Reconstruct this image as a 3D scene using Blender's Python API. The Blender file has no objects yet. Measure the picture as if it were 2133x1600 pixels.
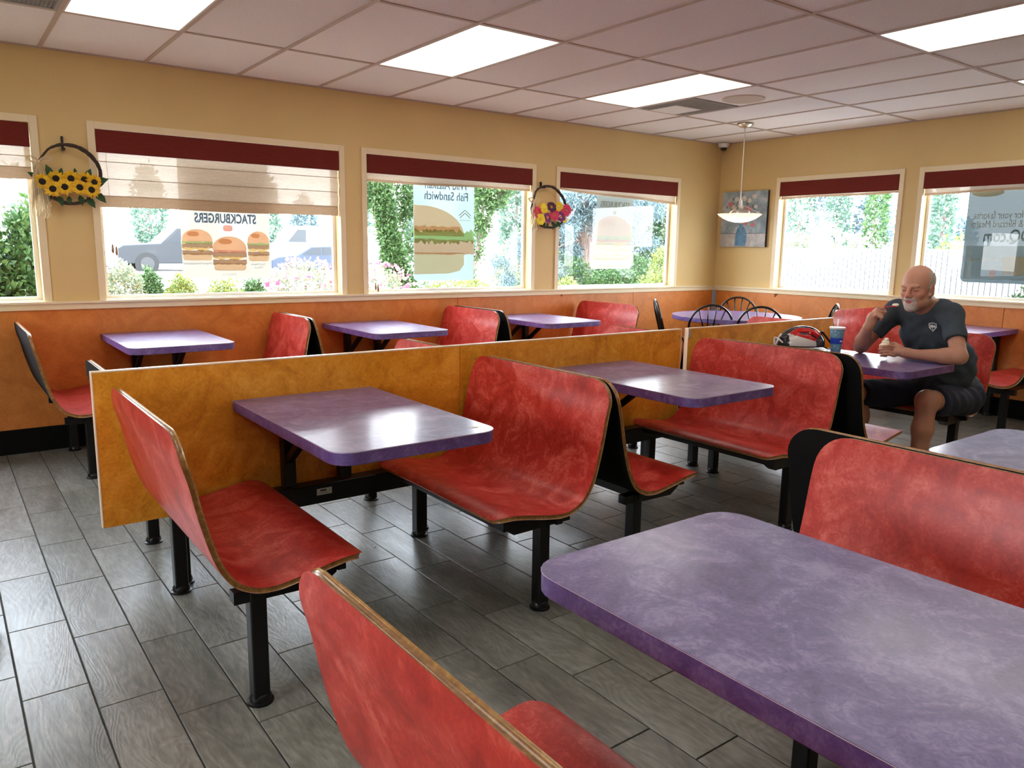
import bpy, bmesh, math, random
import numpy as np
from mathutils import Vector, Matrix
from mathutils.bvhtree import BVHTree
PI = math.pi
random.seed(7)
RNG = np.random.default_rng(7)
C = bpy.context.scene.collection
SC = bpy.context.scene

# ---------------------------------------------------------------- camera, sky, sun, exposure
cam_d = bpy.data.cameras.new('camera'); cam = bpy.data.objects.new('camera', cam_d); C.objects.link(cam)
YAW, PITCH, ROLL = 0.6417, -0.1727, 0.0141
fw = Vector((math.sin(YAW) * math.cos(PITCH), math.cos(YAW) * math.cos(PITCH), math.sin(PITCH)))
r0 = Vector((math.cos(YAW), -math.sin(YAW), 0)); u0 = r0.cross(fw)
rt = r0 * math.cos(ROLL) + u0 * math.sin(ROLL); up = -r0 * math.sin(ROLL) + u0 * math.cos(ROLL)
M = Matrix((rt, up, -fw)).transposed().to_4x4(); M.translation = Vector((-0.6616, -5.8659, 1.3619))
cam.matrix_world = M
cam_d.sensor_width = 36.0; cam_d.sensor_fit = 'HORIZONTAL'; cam_d.lens = 36.0 * 1607.2 / 2133.0
cam_d.clip_start = 0.02; cam_d.clip_end = 400
SC.camera = cam

SC.view_settings.view_transform = 'Standard'; SC.view_settings.look = 'None'
SC.view_settings.gamma = 1.0; SC.view_settings.use_curve_mapping = False
SC.view_settings.exposure = 0.55
SC.cycles.use_denoising = True
SC.cycles.max_bounces = 8; SC.cycles.diffuse_bounces = 5; SC.cycles.glossy_bounces = 4
SC.cycles.transmission_bounces = 6; SC.cycles.transparent_max_bounces = 12
SC.cycles.sample_clamp_indirect = 6.0; SC.cycles.caustics_reflective = False; SC.cycles.caustics_refractive = False

SKY_STRENGTH = 13.0
PANEL_STRENGTH = 2.7
SUN_STRENGTH = 5.0
W = bpy.data.worlds.new('sky'); SC.world = W; W.use_nodes = True
nt = W.node_tree; nt.nodes.clear()
tc = nt.nodes.new('ShaderNodeTexCoord'); sep = nt.nodes.new('ShaderNodeSeparateXYZ')
rmp = nt.nodes.new('ShaderNodeValToRGB'); bg = nt.nodes.new('ShaderNodeBackground'); wo = nt.nodes.new('ShaderNodeOutputWorld')
rmp.color_ramp.elements[0].position = 0.0; rmp.color_ramp.elements[0].color = (1.0, 1.0, 1.0, 1)
rmp.color_ramp.elements[1].position = 0.7; rmp.color_ramp.elements[1].color = (0.68, 0.80, 1.0, 1)
nt.links.new(tc.outputs['Generated'], sep.inputs[0]); nt.links.new(sep.outputs['Z'], rmp.inputs[0])
nt.links.new(rmp.outputs[0], bg.inputs[0]); bg.inputs[1].default_value = SKY_STRENGTH
nt.links.new(bg.outputs[0], wo.inputs[0])
sl = bpy.data.lights.new('sun', 'SUN'); sl.energy = SUN_STRENGTH; sl.angle = 0.03; sl.color = (1, 0.95, 0.85)
so = bpy.data.objects.new('sun', sl); C.objects.link(so)
so.rotation_euler = Vector((0.45, 0.55, -1.25)).to_track_quat('-Z', 'Y').to_euler()

# ---------------------------------------------------------------- materials
MAT = {}
def nn(nt, t, **k):
    n = nt.nodes.new(t)
    for a, b in k.items(): setattr(n, a, b)
    return n
def mat(name, col, rough=0.5, metal=0.0, spec=0.5, coat=0.0, emit=None, es=0.0):
    m = bpy.data.materials.new(name); m.use_nodes = True
    b = m.node_tree.nodes['Principled BSDF']
    b.inputs['Base Color'].default_value = (*col, 1); b.inputs['Roughness'].default_value = rough
    b.inputs['Metallic'].default_value = metal; b.inputs['Specular IOR Level'].default_value = spec
    b.inputs['Coat Weight'].default_value = coat
    if emit: b.inputs['Emission Color'].default_value = (*emit, 1); b.inputs['Emission Strength'].default_value = es
    MAT[name] = m
    return m
def ramp(nt, fac, stops):
    r = nn(nt, 'ShaderNodeValToRGB'); e = r.color_ramp.elements
    e[0].position, e[0].color = stops[0][0], (*stops[0][1], 1)
    e[1].position, e[1].color = stops[-1][0], (*stops[-1][1], 1)
    for p, c in stops[1:-1]:
        x = e.new(p); x.color = (*c, 1)
    nt.links.new(fac, r.inputs[0]); return r
def noise(nt, vec, scale, detail=4, rough=0.6, dist=0.0):
    n = nn(nt, 'ShaderNodeTexNoise'); n.inputs['Scale'].default_value = scale; n.inputs['Detail'].default_value = detail
    n.inputs['Roughness'].default_value = rough; n.inputs['Distortion'].default_value = dist
    if vec is not None: nt.links.new(vec, n.inputs['Vector'])
    return n
def bump(nt, b, h, strength, dist=0.01):
    k = nn(nt, 'ShaderNodeBump'); k.inputs['Strength'].default_value = strength; k.inputs['Distance'].default_value = dist
    nt.links.new(h, k.inputs['Height']); nt.links.new(k.outputs[0], b.inputs['Normal'])
def mottled(name, dark, mid, light, scale=9, rough=0.3, coat=0.0, sx=(1, 1, 1), br=0.04, spec=0.5):
    m = mat(name, mid, rough, coat=coat, spec=spec); nt = m.node_tree; b = nt.nodes['Principled BSDF']; b.inputs['Coat Roughness'].default_value = 0.17
    g = nn(nt, 'ShaderNodeTexCoord'); mp = nn(nt, 'ShaderNodeMapping'); mp.inputs['Scale'].default_value = sx
    oi = nn(nt, 'ShaderNodeObjectInfo'); ad = nn(nt, 'ShaderNodeVectorMath', operation='ADD')
    ml = nn(nt, 'ShaderNodeMath', operation='MULTIPLY'); ml.inputs[1].default_value = 37.0
    nt.links.new(oi.outputs['Random'], ml.inputs[0])
    nt.links.new(g.outputs['Object'], ad.inputs[0]); nt.links.new(ml.outputs[0], ad.inputs[1])
    nt.links.new(ad.outputs[0], mp.inputs[0])
    a = noise(nt, mp.outputs[0], scale, 7, 0.62, 1.3)
    c = noise(nt, mp.outputs[0], scale * 5.5, 4, 0.6, 2.0)
    mx = nn(nt, 'ShaderNodeMath', operation='MULTIPLY_ADD'); mx.inputs[1].default_value = 0.35
    nt.links.new(c.outputs[0], mx.inputs[0]); 
    s = nn(nt, 'ShaderNodeMath', operation='MULTIPLY'); s.inputs[1].default_value = 0.65
    nt.links.new(a.outputs[0], s.inputs[0]); nt.links.new(s.outputs[0], mx.inputs[2])
    r = ramp(nt, mx.outputs[0], [(0.36, dark), (0.5, mid), (0.64, light)])
    nt.links.new(r.outputs[0], b.inputs['Base Color'])
    bump(nt, b, c.outputs[0], br, 0.002)
    return m
mottled('red_laminate', (0.31, 0.013, 0.009), (0.48, 0.032, 0.022), (0.64, 0.115, 0.085), 8, 0.36, 0.0, br=0.03, spec=0.4)
mottled('purple_laminate', (0.072, 0.052, 0.17), (0.135, 0.104, 0.275), (0.26, 0.225, 0.42), 9, 0.36, 0.55, br=0.012, spec=0.7)
mottled('purple_edge', (0.08, 0.045, 0.17), (0.13, 0.08, 0.26), (0.22, 0.16, 0.38), 9, 0.35, br=0.02)
mottled('orange_laminate', (0.46, 0.155, 0.008), (0.65, 0.25, 0.016), (0.78, 0.36, 0.045), 6, 0.36, br=0.03)
mottled('wainscot_laminate', (0.50, 0.145, 0.022), (0.60, 0.19, 0.034), (0.68, 0.24, 0.05), 5, 0.42, br=0.03)
mat('black_metal', (0.003, 0.003, 0.0035), 0.35, spec=0.35)
mat('black_gloss', (0.004, 0.004, 0.004), 0.15)
mat('black_matte', (0.003, 0.003, 0.003), 0.8, spec=0.15)
mat('dark_plastic', (0.02, 0.02, 0.022), 0.4)
mat('cream_trim', (0.80, 0.66, 0.42), 0.4)
mat('light_edge', (0.80, 0.62, 0.45), 0.35)
mat('pale_line', (0.75, 0.65, 0.75), 0.3)
mat('white_plastic', (0.8, 0.8, 0.78), 0.4)
mat('white_paint', (0.75, 0.74, 0.72), 0.5)
mat('steel', (0.6, 0.55, 0.48), 0.3, 1.0)
mat('plate_metal', (0.55, 0.55, 0.53), 0.35, 0.6)
mat('aluminium', (0.5, 0.52, 0.55), 0.35, 0.8)
mat('grout', (0.022, 0.024, 0.023), 0.8)
mat('vent_metal', (0.36, 0.35, 0.33), 0.5)
mat('speaker_cream', (0.62, 0.53, 0.42), 0.6)
mat('grid_paint', (0.50, 0.40, 0.33), 0.6)
mat('rubber', (0.012, 0.012, 0.012), 0.85)
def oak():
    m = mat('oak_edge', (0.36, 0.19, 0.06), 0.28, coat=0.4); nt = m.node_tree; b = nt.nodes['Principled BSDF']
    g = nn(nt, 'ShaderNodeTexCoord'); n = noise(nt, g.outputs['Object'], 60, 5, 0.7, 0.4)
    r = ramp(nt, n.outputs[0], [(0.3, (0.17, 0.07, 0.014)), (0.52, (0.28, 0.13, 0.032)), (0.72, (0.44, 0.25, 0.08))])
    nt.links.new(r.outputs[0], b.inputs['Base Color'])
oak()
def wallpaint():
    m = mat('cream_wall', (0.72, 0.50, 0.25), 0.6); nt = m.node_tree; b = nt.nodes['Principled BSDF']
    g = nn(nt, 'ShaderNodeTexCoord'); n = noise(nt, g.outputs['Object'], 130, 3); bump(nt, b, n.outputs[0], 0.12, 0.002)
    n2 = noise(nt, g.outputs['Object'], 1.3, 3)
    r = ramp(nt, n2.outputs[0], [(0.3, (0.66, 0.47, 0.20)), (0.7, (0.70, 0.51, 0.22))]); nt.links.new(r.outputs[0], b.inputs['Base Color'])
wallpaint()
def ceil_tile():
    m = mat('ceiling_tile', (0.55, 0.47, 0.44), 0.9, spec=0.1); nt = m.node_tree; b = nt.nodes['Principled BSDF']
    g = nn(nt, 'ShaderNodeNewGeometry'); n = noise(nt, g.outputs['Position'], 260, 2, 0.6)
    r = ramp(nt, n.outputs[0], [(0.32, (0.70, 0.65, 0.63)), (0.45, (0.89, 0.86, 0.84)), (0.7, (0.93, 0.91, 0.89))])
    oi = nn(nt, 'ShaderNodeObjectInfo'); mr = nn(nt, 'ShaderNodeMapRange'); mr.inputs[3].default_value = 0.94; mr.inputs[4].default_value = 1.05
    nt.links.new(oi.outputs['Random'], mr.inputs[0])
    v = nn(nt, 'ShaderNodeVectorMath', operation='SCALE'); nt.links.new(r.outputs[0], v.inputs[0]); nt.links.new(mr.outputs[0], v.inputs['Scale'])
    nt.links.new(v.outputs[0], b.inputs['Base Color']); bump(nt, b, n.outputs[0], 0.5, 0.004)
ceil_tile()
TX0, TW, TL, TSH, TY0 = -0.02, 0.1815, 0.5135, 0.1705, -3.803
def floor_mat():
    m = mat('wood_look_tile', (0.2, 0.19, 0.17), 0.3, spec=0.5); nt = m.node_tree; b = nt.nodes['Principled BSDF']
    g = nn(nt, 'ShaderNodeNewGeometry'); sp = nn(nt, 'ShaderNodeSeparateXYZ'); nt.links.new(g.outputs['Position'], sp.inputs[0])
    def mth(op, a, v1=None, c=None):
        k = nn(nt, 'ShaderNodeMath', operation=op)
        for i, x in enumerate((a, v1, c)):
            if x is None: continue
            if isinstance(x, (int, float)): k.inputs[i].default_value = x
            else: nt.links.new(x, k.inputs[i])
        return k.outputs[0]
    col = mth('FLOOR', mth('DIVIDE', mth('SUBTRACT', sp.outputs[0], TX0), TW))
    row = mth('FLOOR', mth('DIVIDE', mth('SUBTRACT', mth('ADD', sp.outputs[1], mth('MULTIPLY', col, TSH)), TY0), TL))
    cid = nn(nt, 'ShaderNodeCombineXYZ'); nt.links.new(col, cid.inputs[0]); nt.links.new(row, cid.inputs[1])
    wn = nn(nt, 'ShaderNodeTexWhiteNoise', noise_dimensions='3D'); nt.links.new(cid.outputs[0], wn.inputs[0])
    off = nn(nt, 'ShaderNodeVectorMath', operation='SCALE'); nt.links.new(wn.outputs['Color'], off.inputs[0]); off.inputs['Scale'].default_value = 40
    mp = nn(nt, 'ShaderNodeMapping'); mp.inputs['Scale'].default_value = (1, 0.22, 1); nt.links.new(g.outputs['Position'], mp.inputs[0])
    ad = nn(nt, 'ShaderNodeVectorMath', operation='ADD'); nt.links.new(mp.outputs[0], ad.inputs[0]); nt.links.new(off.outputs[0], ad.inputs[1])
    big = noise(nt, ad.outputs[0], 5.0, 2, 0.5, 0.6)
    rings = mth('SINE', mth('MULTIPLY', big.outputs[0], 190))
    fine = noise(nt, ad.outputs[0], 60, 5, 0.65, 0.3)
    mid = noise(nt, ad.outputs[0], 9, 4, 0.6, 0.5)
    t = mth('ADD', mth('MULTIPLY', rings, 0.035), mth('ADD', mth('MULTIPLY', fine.outputs[0], 0.5), mth('MULTIPLY', mid.outputs[0], 0.5)))
    t = mth('ADD', t, mth('MULTIPLY', mth('SUBTRACT', wn.outputs[0], 0.5), 0.10))
    r = ramp(nt, t, [(0.34, (0.105, 0.103, 0.086)), (0.5, (0.178, 0.174, 0.147)), (0.66, (0.28, 0.275, 0.24))])
    nt.links.new(r.outputs[0], b.inputs['Base Color'])
    rr = nn(nt, 'ShaderNodeMapRange'); rr.inputs[3].default_value = 0.22; rr.inputs[4].default_value = 0.42
    nt.links.new(mid.outputs[0], rr.inputs[0]); nt.links.new(rr.outputs[0], b.inputs['Roughness'])
    bump(nt, b, t, 0.5, 0.0035)
floor_mat()
def glass_mat():
    m = bpy.data.materials.new('window_glass'); m.use_nodes = True; nt = m.node_tree; nt.nodes.clear()
    o = nn(nt, 'ShaderNodeOutputMaterial'); t = nn(nt, 'ShaderNodeBsdfTransparent'); g = nn(nt, 'ShaderNodeBsdfGlossy')
    t.inputs[0].default_value = (0.95, 0.98, 0.97, 1); g.inputs['Roughness'].default_value = 0.0
    f = nn(nt, 'ShaderNodeFresnel'); f.inputs[0].default_value = 1.45
    x = nn(nt, 'ShaderNodeMixShader'); nt.links.new(f.outputs[0], x.inputs[0]); nt.links.new(t.outputs[0], x.inputs[1]); nt.links.new(g.outputs[0], x.inputs[2])
    nt.links.new(x.outputs[0], o.inputs[0]); MAT['window_glass'] = m
glass_mat()
def translucent(name, col, amt=0.6, clear=0.0, weave=0.0):
    m = bpy.data.materials.new(name); m.use_nodes = True; nt = m.node_tree; nt.nodes.clear()
    o = nn(nt, 'ShaderNodeOutputMaterial'); d = nn(nt, 'ShaderNodeBsdfDiffuse'); t = nn(nt, 'ShaderNodeBsdfTranslucent')
    x = nn(nt, 'ShaderNodeMixShader'); x.inputs[0].default_value = amt
    for s in (d, t): s.inputs[0].default_value = (*col, 1)
    nt.links.new(d.outputs[0], x.inputs[1]); nt.links.new(t.outputs[0], x.inputs[2])
    last = x
    if weave:
        g = nn(nt, 'ShaderNodeTexCoord'); mp = nn(nt, 'ShaderNodeMapping'); mp.inputs['Scale'].default_value = (6, 6, 160)
        nt.links.new(g.outputs['Object'], mp.inputs[0]); n = noise(nt, mp.outputs[0], 3.0, 4, 0.7)
        mp2 = nn(nt, 'ShaderNodeMapping'); mp2.inputs['Scale'].default_value = (160, 160, 6)
        nt.links.new(g.outputs['Object'], mp2.inputs[0]); n2 = noise(nt, mp2.outputs[0], 3.0, 4, 0.7)
        a = nn(nt, 'ShaderNodeMath', operation='ADD'); nt.links.new(n.outputs[0], a.inputs[0]); nt.links.new(n2.outputs[0], a.inputs[1])
        hs = nn(nt, 'ShaderNodeMath', operation='MULTIPLY'); hs.inputs[1].default_value = 0.5; nt.links.new(a.outputs[0], hs.inputs[0])
        r = ramp(nt, hs.outputs[0], [(0.35, tuple(c * (1 - weave) for c in col)), (0.65, tuple(min(1, c * (1 + weave)) for c in col))])
        for s in (d, t): nt.links.new(r.outputs[0], s.inputs[0])
    if clear:
        tr = nn(nt, 'ShaderNodeBsdfTransparent'); y = nn(nt, 'ShaderNodeMixShader'); y.inputs[0].default_value = clear
        nt.links.new(x.outputs[0], y.inputs[1]); nt.links.new(tr.outputs[0], y.inputs[2]); last = y
    nt.links.new(last.outputs[0], o.inputs[0]); MAT[name] = m
translucent('shade_fabric', (0.56, 0.45, 0.33), 0.13, 0.02, 0.25)
translucent('shade_band', (0.45, 0.31, 0.19), 0.10, 0, 0.2)
def maroon():
    m = mat('maroon_fabric', (0.19, 0.012, 0.012), 0.75, spec=0.2); nt = m.node_tree; b = nt.nodes['Principled BSDF']
    g = nn(nt, 'ShaderNodeTexCoord'); mp = nn(nt, 'ShaderNodeMapping'); mp.inputs['Scale'].default_value = (4, 4, 120); nt.links.new(g.outputs['Object'], mp.inputs[0])
    n = noise(nt, mp.outputs[0], 3, 4, 0.7); r = ramp(nt, n.outputs[0], [(0.3, (0.125, 0.013, 0.008)), (0.72, (0.175, 0.023, 0.014))])
    nt.links.new(r.outputs[0], b.inputs['Base Color'])
maroon()
for nme, c, cl, am in (('poster_cream', (0.86, 0.78, 0.64), 0.008, .15), ('poster_aqua', (0.60, 0.78, 0.72), 0.008, .14), ('poster_grey', (0.40, 0.45, 0.42), 0.008, .10), ('poster_dark', (0.18, 0.235, 0.25), 0.008, .09),
                   ('print_navy', (0.46, 0.58, 0.72), 0, .5), ('print_bun', (1.0, 0.66, 0.44), 0, .6), ('print_bunlight', (0.95, 0.72, 0.50), 0, .6), ('print_patty', (0.66, 0.46, 0.32), 0, .5),
                   ('print_cheese', (0.98, 0.76, 0.36), 0, .6), ('print_lettuce', (0.58, 0.72, 0.34), 0, .5), ('print_tomato', (0.90, 0.45, 0.34), 0, .5), ('print_grey', (0.55, 0.57, 0.56), 0, .5),
                   ('print_pinkred', (0.98, 0.56, 0.50), 0, .6), ('print_white', (0.80, 0.78, 0.68), 0.0, .5), ('print_fish', (0.95, 0.60, 0.42), 0, .6), ('print_aqua2', (0.42, 0.54, 0.56), 0.2, .3), ('print_tan', (0.75, 0.62, 0.42), 0.0, .5)):
    translucent(nme, c, am, cl)
translucent('frosted_glass', (0.95, 0.85, 0.68), 0.6)
m = mat('panel_light', (0.9, 0.9, 0.9), 0.5, emit=(1.0, 0.95, 0.88), es=PANEL_STRENGTH)
m = mat('bulb', (1, 0.9, 0.7), 0.5, emit=(1.0, 0.74, 0.42), es=260)
def leafmat(name, cols, rough=0.55, trans=0.3):
    m = bpy.data.materials.new(name); m.use_nodes = True; nt = m.node_tree; b = nt.nodes['Principled BSDF']; o = nt.nodes['Material Output']
    g = nn(nt, 'ShaderNodeNewGeometry'); n = len(cols); cols = [tuple(x * (0.8 if 'petal' in name else 0.5) for x in c) for c in cols]
    r = ramp(nt, g.outputs['Random Per Island'], [(i / max(1, n - 1), c) for i, c in enumerate(cols)])
    b.inputs['Roughness'].default_value = rough; nt.links.new(r.outputs[0], b.inputs['Base Color'])
    if trans:
        t = nn(nt, 'ShaderNodeBsdfTranslucent'); nt.links.new(r.outputs[0], t.inputs[0]); x = nn(nt, 'ShaderNodeMixShader'); x.inputs[0].default_value = trans
        nt.links.new(b.outputs[0], x.inputs[1]); nt.links.new(t.outputs[0], x.inputs[2]); nt.links.new(x.outputs[0], o.inputs[0])
    MAT[name] = m
leafmat('leaf_green', [(0.05, 0.13, 0.04), (0.12, 0.26, 0.07), (0.22, 0.36, 0.12)])
leafmat('leaf_dark', [(0.02, 0.06, 0.02), (0.05, 0.12, 0.045), (0.12, 0.2, 0.07)])
leafmat('leaf_yellow', [(0.22, 0.34, 0.08), (0.42, 0.50, 0.12), (0.60, 0.58, 0.16), (0.18, 0.3, 0.08)])
leafmat('leaf_pale', [(0.30, 0.42, 0.26), (0.45, 0.55, 0.35), (0.6, 0.62, 0.38), (0.62, 0.46, 0.3)])
leafmat('leaf_conifer', [(0.14, 0.27, 0.2), (0.22, 0.38, 0.26), (0.3, 0.45, 0.32)])
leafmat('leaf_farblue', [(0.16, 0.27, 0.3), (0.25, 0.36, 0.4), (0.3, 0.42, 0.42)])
leafmat('leaf_spruce', [(0.10, 0.17, 0.17), (0.22, 0.34, 0.36), (0.38, 0.52, 0.56)])
leafmat('petal_rose', [(0.80, 0.10, 0.22), (0.85, 0.28, 0.40), (0.85, 0.45, 0.5)])
def bark():
    m = mat('bark', (0.18, 0.12, 0.10), 0.9); nt = m.node_tree; b = nt.nodes['Principled BSDF']
    g = nn(nt, 'ShaderNodeTexCoord'); mp = nn(nt, 'ShaderNodeMapping'); mp.inputs['Scale'].default_value = (1, 1, 0.25); nt.links.new(g.outputs['Object'], mp.inputs[0])
    n = noise(nt, mp.outputs[0], 22, 5, 0.7, 1); r = ramp(nt, n.outputs[0], [(0.3, (0.08, 0.05, 0.045)), (0.7, (0.34, 0.24, 0.21))]); nt.links.new(r.outputs[0], b.inputs['Base Color'])
    bump(nt, b, n.outputs[0], 0.8, 0.03)
bark()
mat('ground_grey', (0.45, 0.44, 0.41), 0.9); mat('soil', (0.25, 0.19, 0.13), 0.95)

# ---------------------------------------------------------------- mesh helpers
class MB:
    def __init__(s): s.v = []; s.f = []; s.m = []
    def add(s, vs, fs, m=0):
        k = len(s.v); s.v += [tuple(p) for p in vs]; s.f += [tuple(i + k for i in f) for f in fs]; s.m += [m] * len(fs); return s
    def box(s, x0, x1, y0, y1, z0, z1, m=0):
        return s.add([(x0, y0, z0), (x1, y0, z0), (x1, y1, z0), (x0, y1, z0), (x0, y0, z1), (x1, y0, z1), (x1, y1, z1), (x0, y1, z1)],
                     [(0, 3, 2, 1), (4, 5, 6, 7), (0, 1, 5, 4), (1, 2, 6, 5), (2, 3, 7, 6), (3, 0, 4, 7)], m)
    def bar(s, a, b, w, h, m=0, roll=(0, 0, 1)):
        a = Vector(a); b = Vector(b); d = (b - a).normalized(); u = Vector(roll)
        if abs(d.dot(u)) > 0.95: u = Vector((1, 0, 0))
        x = d.cross(u).normalized() * w / 2; y = x.cross(d).normalized() * h / 2
        vs = [p + sx * x + sy * y for p in (a, b) for sx, sy in ((-1, -1), (1, -1), (1, 1), (-1, 1))]
        return s.add(vs, [(0, 1, 2, 3), (7, 6, 5, 4), (0, 4, 5, 1), (1, 5, 6, 2), (2, 6, 7, 3), (3, 7, 4, 0)], m)
    def tube(s, pts, r, n=8, m=0, closed=False):
        pts = [Vector(p) for p in pts]; N = len(pts)
        rs = r if isinstance(r, (list, tuple)) else [r] * N
        ref = None; vs = []
        for i, p in enumerate(pts):
            d = (pts[(i + 1) % N] - pts[i - 1]) if closed else (pts[min(i + 1, N - 1)] - pts[max(i - 1, 0)])
            d.normalize()
            if ref is None:
                ref = Vector((0, 0, 1)) if abs(d.z) < 0.9 else Vector((1, 0, 0))
            x = d.cross(ref)
            if x.length < 1e-4: x = d.orthogonal()
            x.normalize(); y = x.cross(d).normalized(); ref = y
            for k in range(n):
                a = 2 * PI * k / n; vs.append(p + (x * math.cos(a) + y * math.sin(a)) * rs[i])
        fs = []
        for i in range(N if closed else N - 1):
            j = (i + 1) % N
            for k in range(n): fs.append((i * n + k, i * n + (k + 1) % n, j * n + (k + 1) % n, j * n + k))
        if not closed: fs += [tuple(range(n))[::-1], tuple((N - 1) * n + k for k in range(n))]
        return s.add(vs, fs, m)
    def lathe(s, prof, c=(0, 0, 0), n=24, m=0, cap=True):
        vs = []; fs = []
        for r, z in prof:
            for k in range(n): a = 2 * PI * k / n; vs.append((c[0] + r * math.cos(a), c[1] + r * math.sin(a), c[2] + z))
        for i in range(len(prof) - 1):
            for k in range(n): fs.append((i * n + k, i * n + (k + 1) % n, (i + 1) * n + (k + 1) % n, (i + 1) * n + k))
        if cap: fs += [tuple(range(n))[::-1], tuple((len(prof) - 1) * n + k for k in range(n))]
        return s.add(vs, fs, m)
    def prism(s, poly, z0, z1, m=0, axis='z'):
        def P(a, b, c): return (a, b, c) if axis == 'z' else ((a, c, b) if axis == 'y' else (c, a, b))
        n = len(poly); vs = [P(a, b, z0) for a, b in poly] + [P(a, b, z1) for a, b in poly]
        fs = [tuple(range(n))[::-1], tuple(range(n, 2 * n))] + [(i, (i + 1) % n, n + (i + 1) % n, n + i) for i in range(n)]
        return s.add(vs, fs, m)
    def ball(s, c, r, n=10, k=6, m=0):
        r = r if isinstance(r, tuple) else (r, r, r); vs = [(c[0], c[1], c[2] - r[2])]; fs = []
        for i in range(1, k):
            t = PI * i / k - PI / 2
            for j in range(n): a = 2 * PI * j / n; vs.append((c[0] + r[0] * math.cos(t) * math.cos(a), c[1] + r[1] * math.cos(t) * math.sin(a), c[2] + r[2] * math.sin(t)))
        vs.append((c[0], c[1], c[2] + r[2])); L = len(vs) - 1
        for j in range(n): fs.append((0, 1 + (j + 1) % n, 1 + j)); fs.append((L, L - n + j, L - n + (j + 1) % n))
        for i in range(k - 2):
            for j in range(n): a = 1 + i * n; fs.append((a + j, a + (j + 1) % n, a + n + (j + 1) % n, a + n + j))
        return s.add(vs, fs, m)
    def build(s, name, mats, parent=None, smooth=False, bevel=0, world=False, fix=True, seg=2):
        me = bpy.data.meshes.new(name)
        o0 = Vector(parent.location) if (world and parent) else Vector((0, 0, 0))
        if parent and world and parent.parent: o0 = o0 + Vector(parent.parent.location)
        me.from_pydata([(p[0] - o0.x, p[1] - o0.y, p[2] - o0.z) for p in s.v], [], s.f)
        if isinstance(mats, str): mats = [mats]
        for q in mats: me.materials.append(MAT[q])
        me.polygons.foreach_set('material_index', s.m)
        if fix:
            bm = bmesh.new(); bm.from_mesh(me); bmesh.ops.recalc_face_normals(bm, faces=bm.faces[:]); bm.to_mesh(me); bm.free()
        if smooth: me.polygons.foreach_set('use_smooth', [True] * len(me.polygons))
        me.update(); o = bpy.data.objects.new(name, me); C.objects.link(o)
        if parent: o.parent = parent
        if bevel:
            b = o.modifiers.new('bevel', 'BEVEL'); b.width = bevel; b.segments = seg; b.limit_method = 'ANGLE'; b.angle_limit = 0.6
            if not smooth: me.polygons.foreach_set('use_smooth', [True] * len(me.polygons)); b.harden_normals = True
        if smooth and smooth != 'all':
            sharpen(me, 0.7)
        return o
def sharpen(me, ang):
    bm = bmesh.new(); bm.from_mesh(me)
    for e in bm.edges:
        if len(e.link_faces) == 2 and e.calc_face_angle(0) > ang: e.smooth = False
    bm.to_mesh(me); bm.free()
def thing(name, label, cat, loc=(0, 0, 0), rz=0, group=None):
    o = bpy.data.objects.new(name, None); C.objects.link(o); o.empty_display_size = 0.1
    o.location = loc; o.rotation_euler = (0, 0, rz); o['label'] = label; o['category'] = cat
    if group: o['group'] = group
    return o
def tag(o, label, cat, group=None, kind=None):
    if label: o['label'] = label
    if cat: o['category'] = cat
    if group: o['group'] = group
    if kind: o['kind'] = kind
    return o
def struct(o, label=None):
    o['kind'] = 'structure'
    if label: o['label'] = label
    return o
def structroot(name, loc=(0, 0, 0)):
    o = bpy.data.objects.new(name, None); C.objects.link(o); o.location = loc; o['kind'] = 'structure'; return o
def dup(root, loc, rz, label=None, group=None):
    r = root.copy(); C.objects.link(r); r.location = loc; r.rotation_euler = (0, 0, rz)
    if label: r['label'] = label
    if group: r['group'] = group
    for ch in list(root.children):
        c = ch.copy(); C.objects.link(c); c.parent = r
        for g in ch.children:
            d = g.copy(); C.objects.link(d); d.parent = c
    return r
def npmesh(name, V, F, mats, parent=None, smooth=False, mi=None):
    me = bpy.data.meshes.new(name); V = np.asarray(V, np.float32); F = np.asarray(F, np.int32)
    me.vertices.add(len(V)); me.vertices.foreach_set('co', V.ravel())
    k = F.shape[1]; me.loops.add(F.size); me.loops.foreach_set('vertex_index', F.ravel())
    me.polygons.add(len(F)); me.polygons.foreach_set('loop_start', np.arange(0, F.size, k, dtype=np.int32))
    for q in ([mats] if isinstance(mats, str) else mats): me.materials.append(MAT[q])
    if mi is not None: me.polygons.foreach_set('material_index', np.asarray(mi, np.int32))
    if smooth: me.polygons.foreach_set('use_smooth', np.ones(len(F), bool))
    me.update(calc_edges=True); me.validate(); o = bpy.data.objects.new(name, me); C.objects.link(o)
    if parent: o.parent = parent
    return o
def text(name, s, size, matname, parent, M, ext=0.0002, bold=0.0, align='CENTER', sx=1.0):
    cu = bpy.data.curves.new(name, 'FONT'); cu.body = s; cu.size = size; cu.extrude = ext; cu.offset = bold; cu.align_x = align; cu.align_y = 'CENTER'; cu.resolution_u = 3
    t = bpy.data.objects.new('tmp', cu); C.objects.link(t)
    dg = bpy.context.evaluated_depsgraph_get(); me = bpy.data.meshes.new_from_object(t.evaluated_get(dg))
    bpy.data.objects.remove(t); bpy.data.curves.remove(cu)
    me.transform(M @ Matrix.Diagonal((sx, 1, 1, 1))); me.materials.clear(); me.materials.append(MAT[matname]); me.name = name
    o = bpy.data.objects.new(name, me); C.objects.link(o); o.parent = parent
    return o

#STRUCTURE
# ---------------------------------------------------------------- room shell
XC, XL, YN, H = 6.646, -3.2, -8.2, 2.56
G = 0.6096
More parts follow.
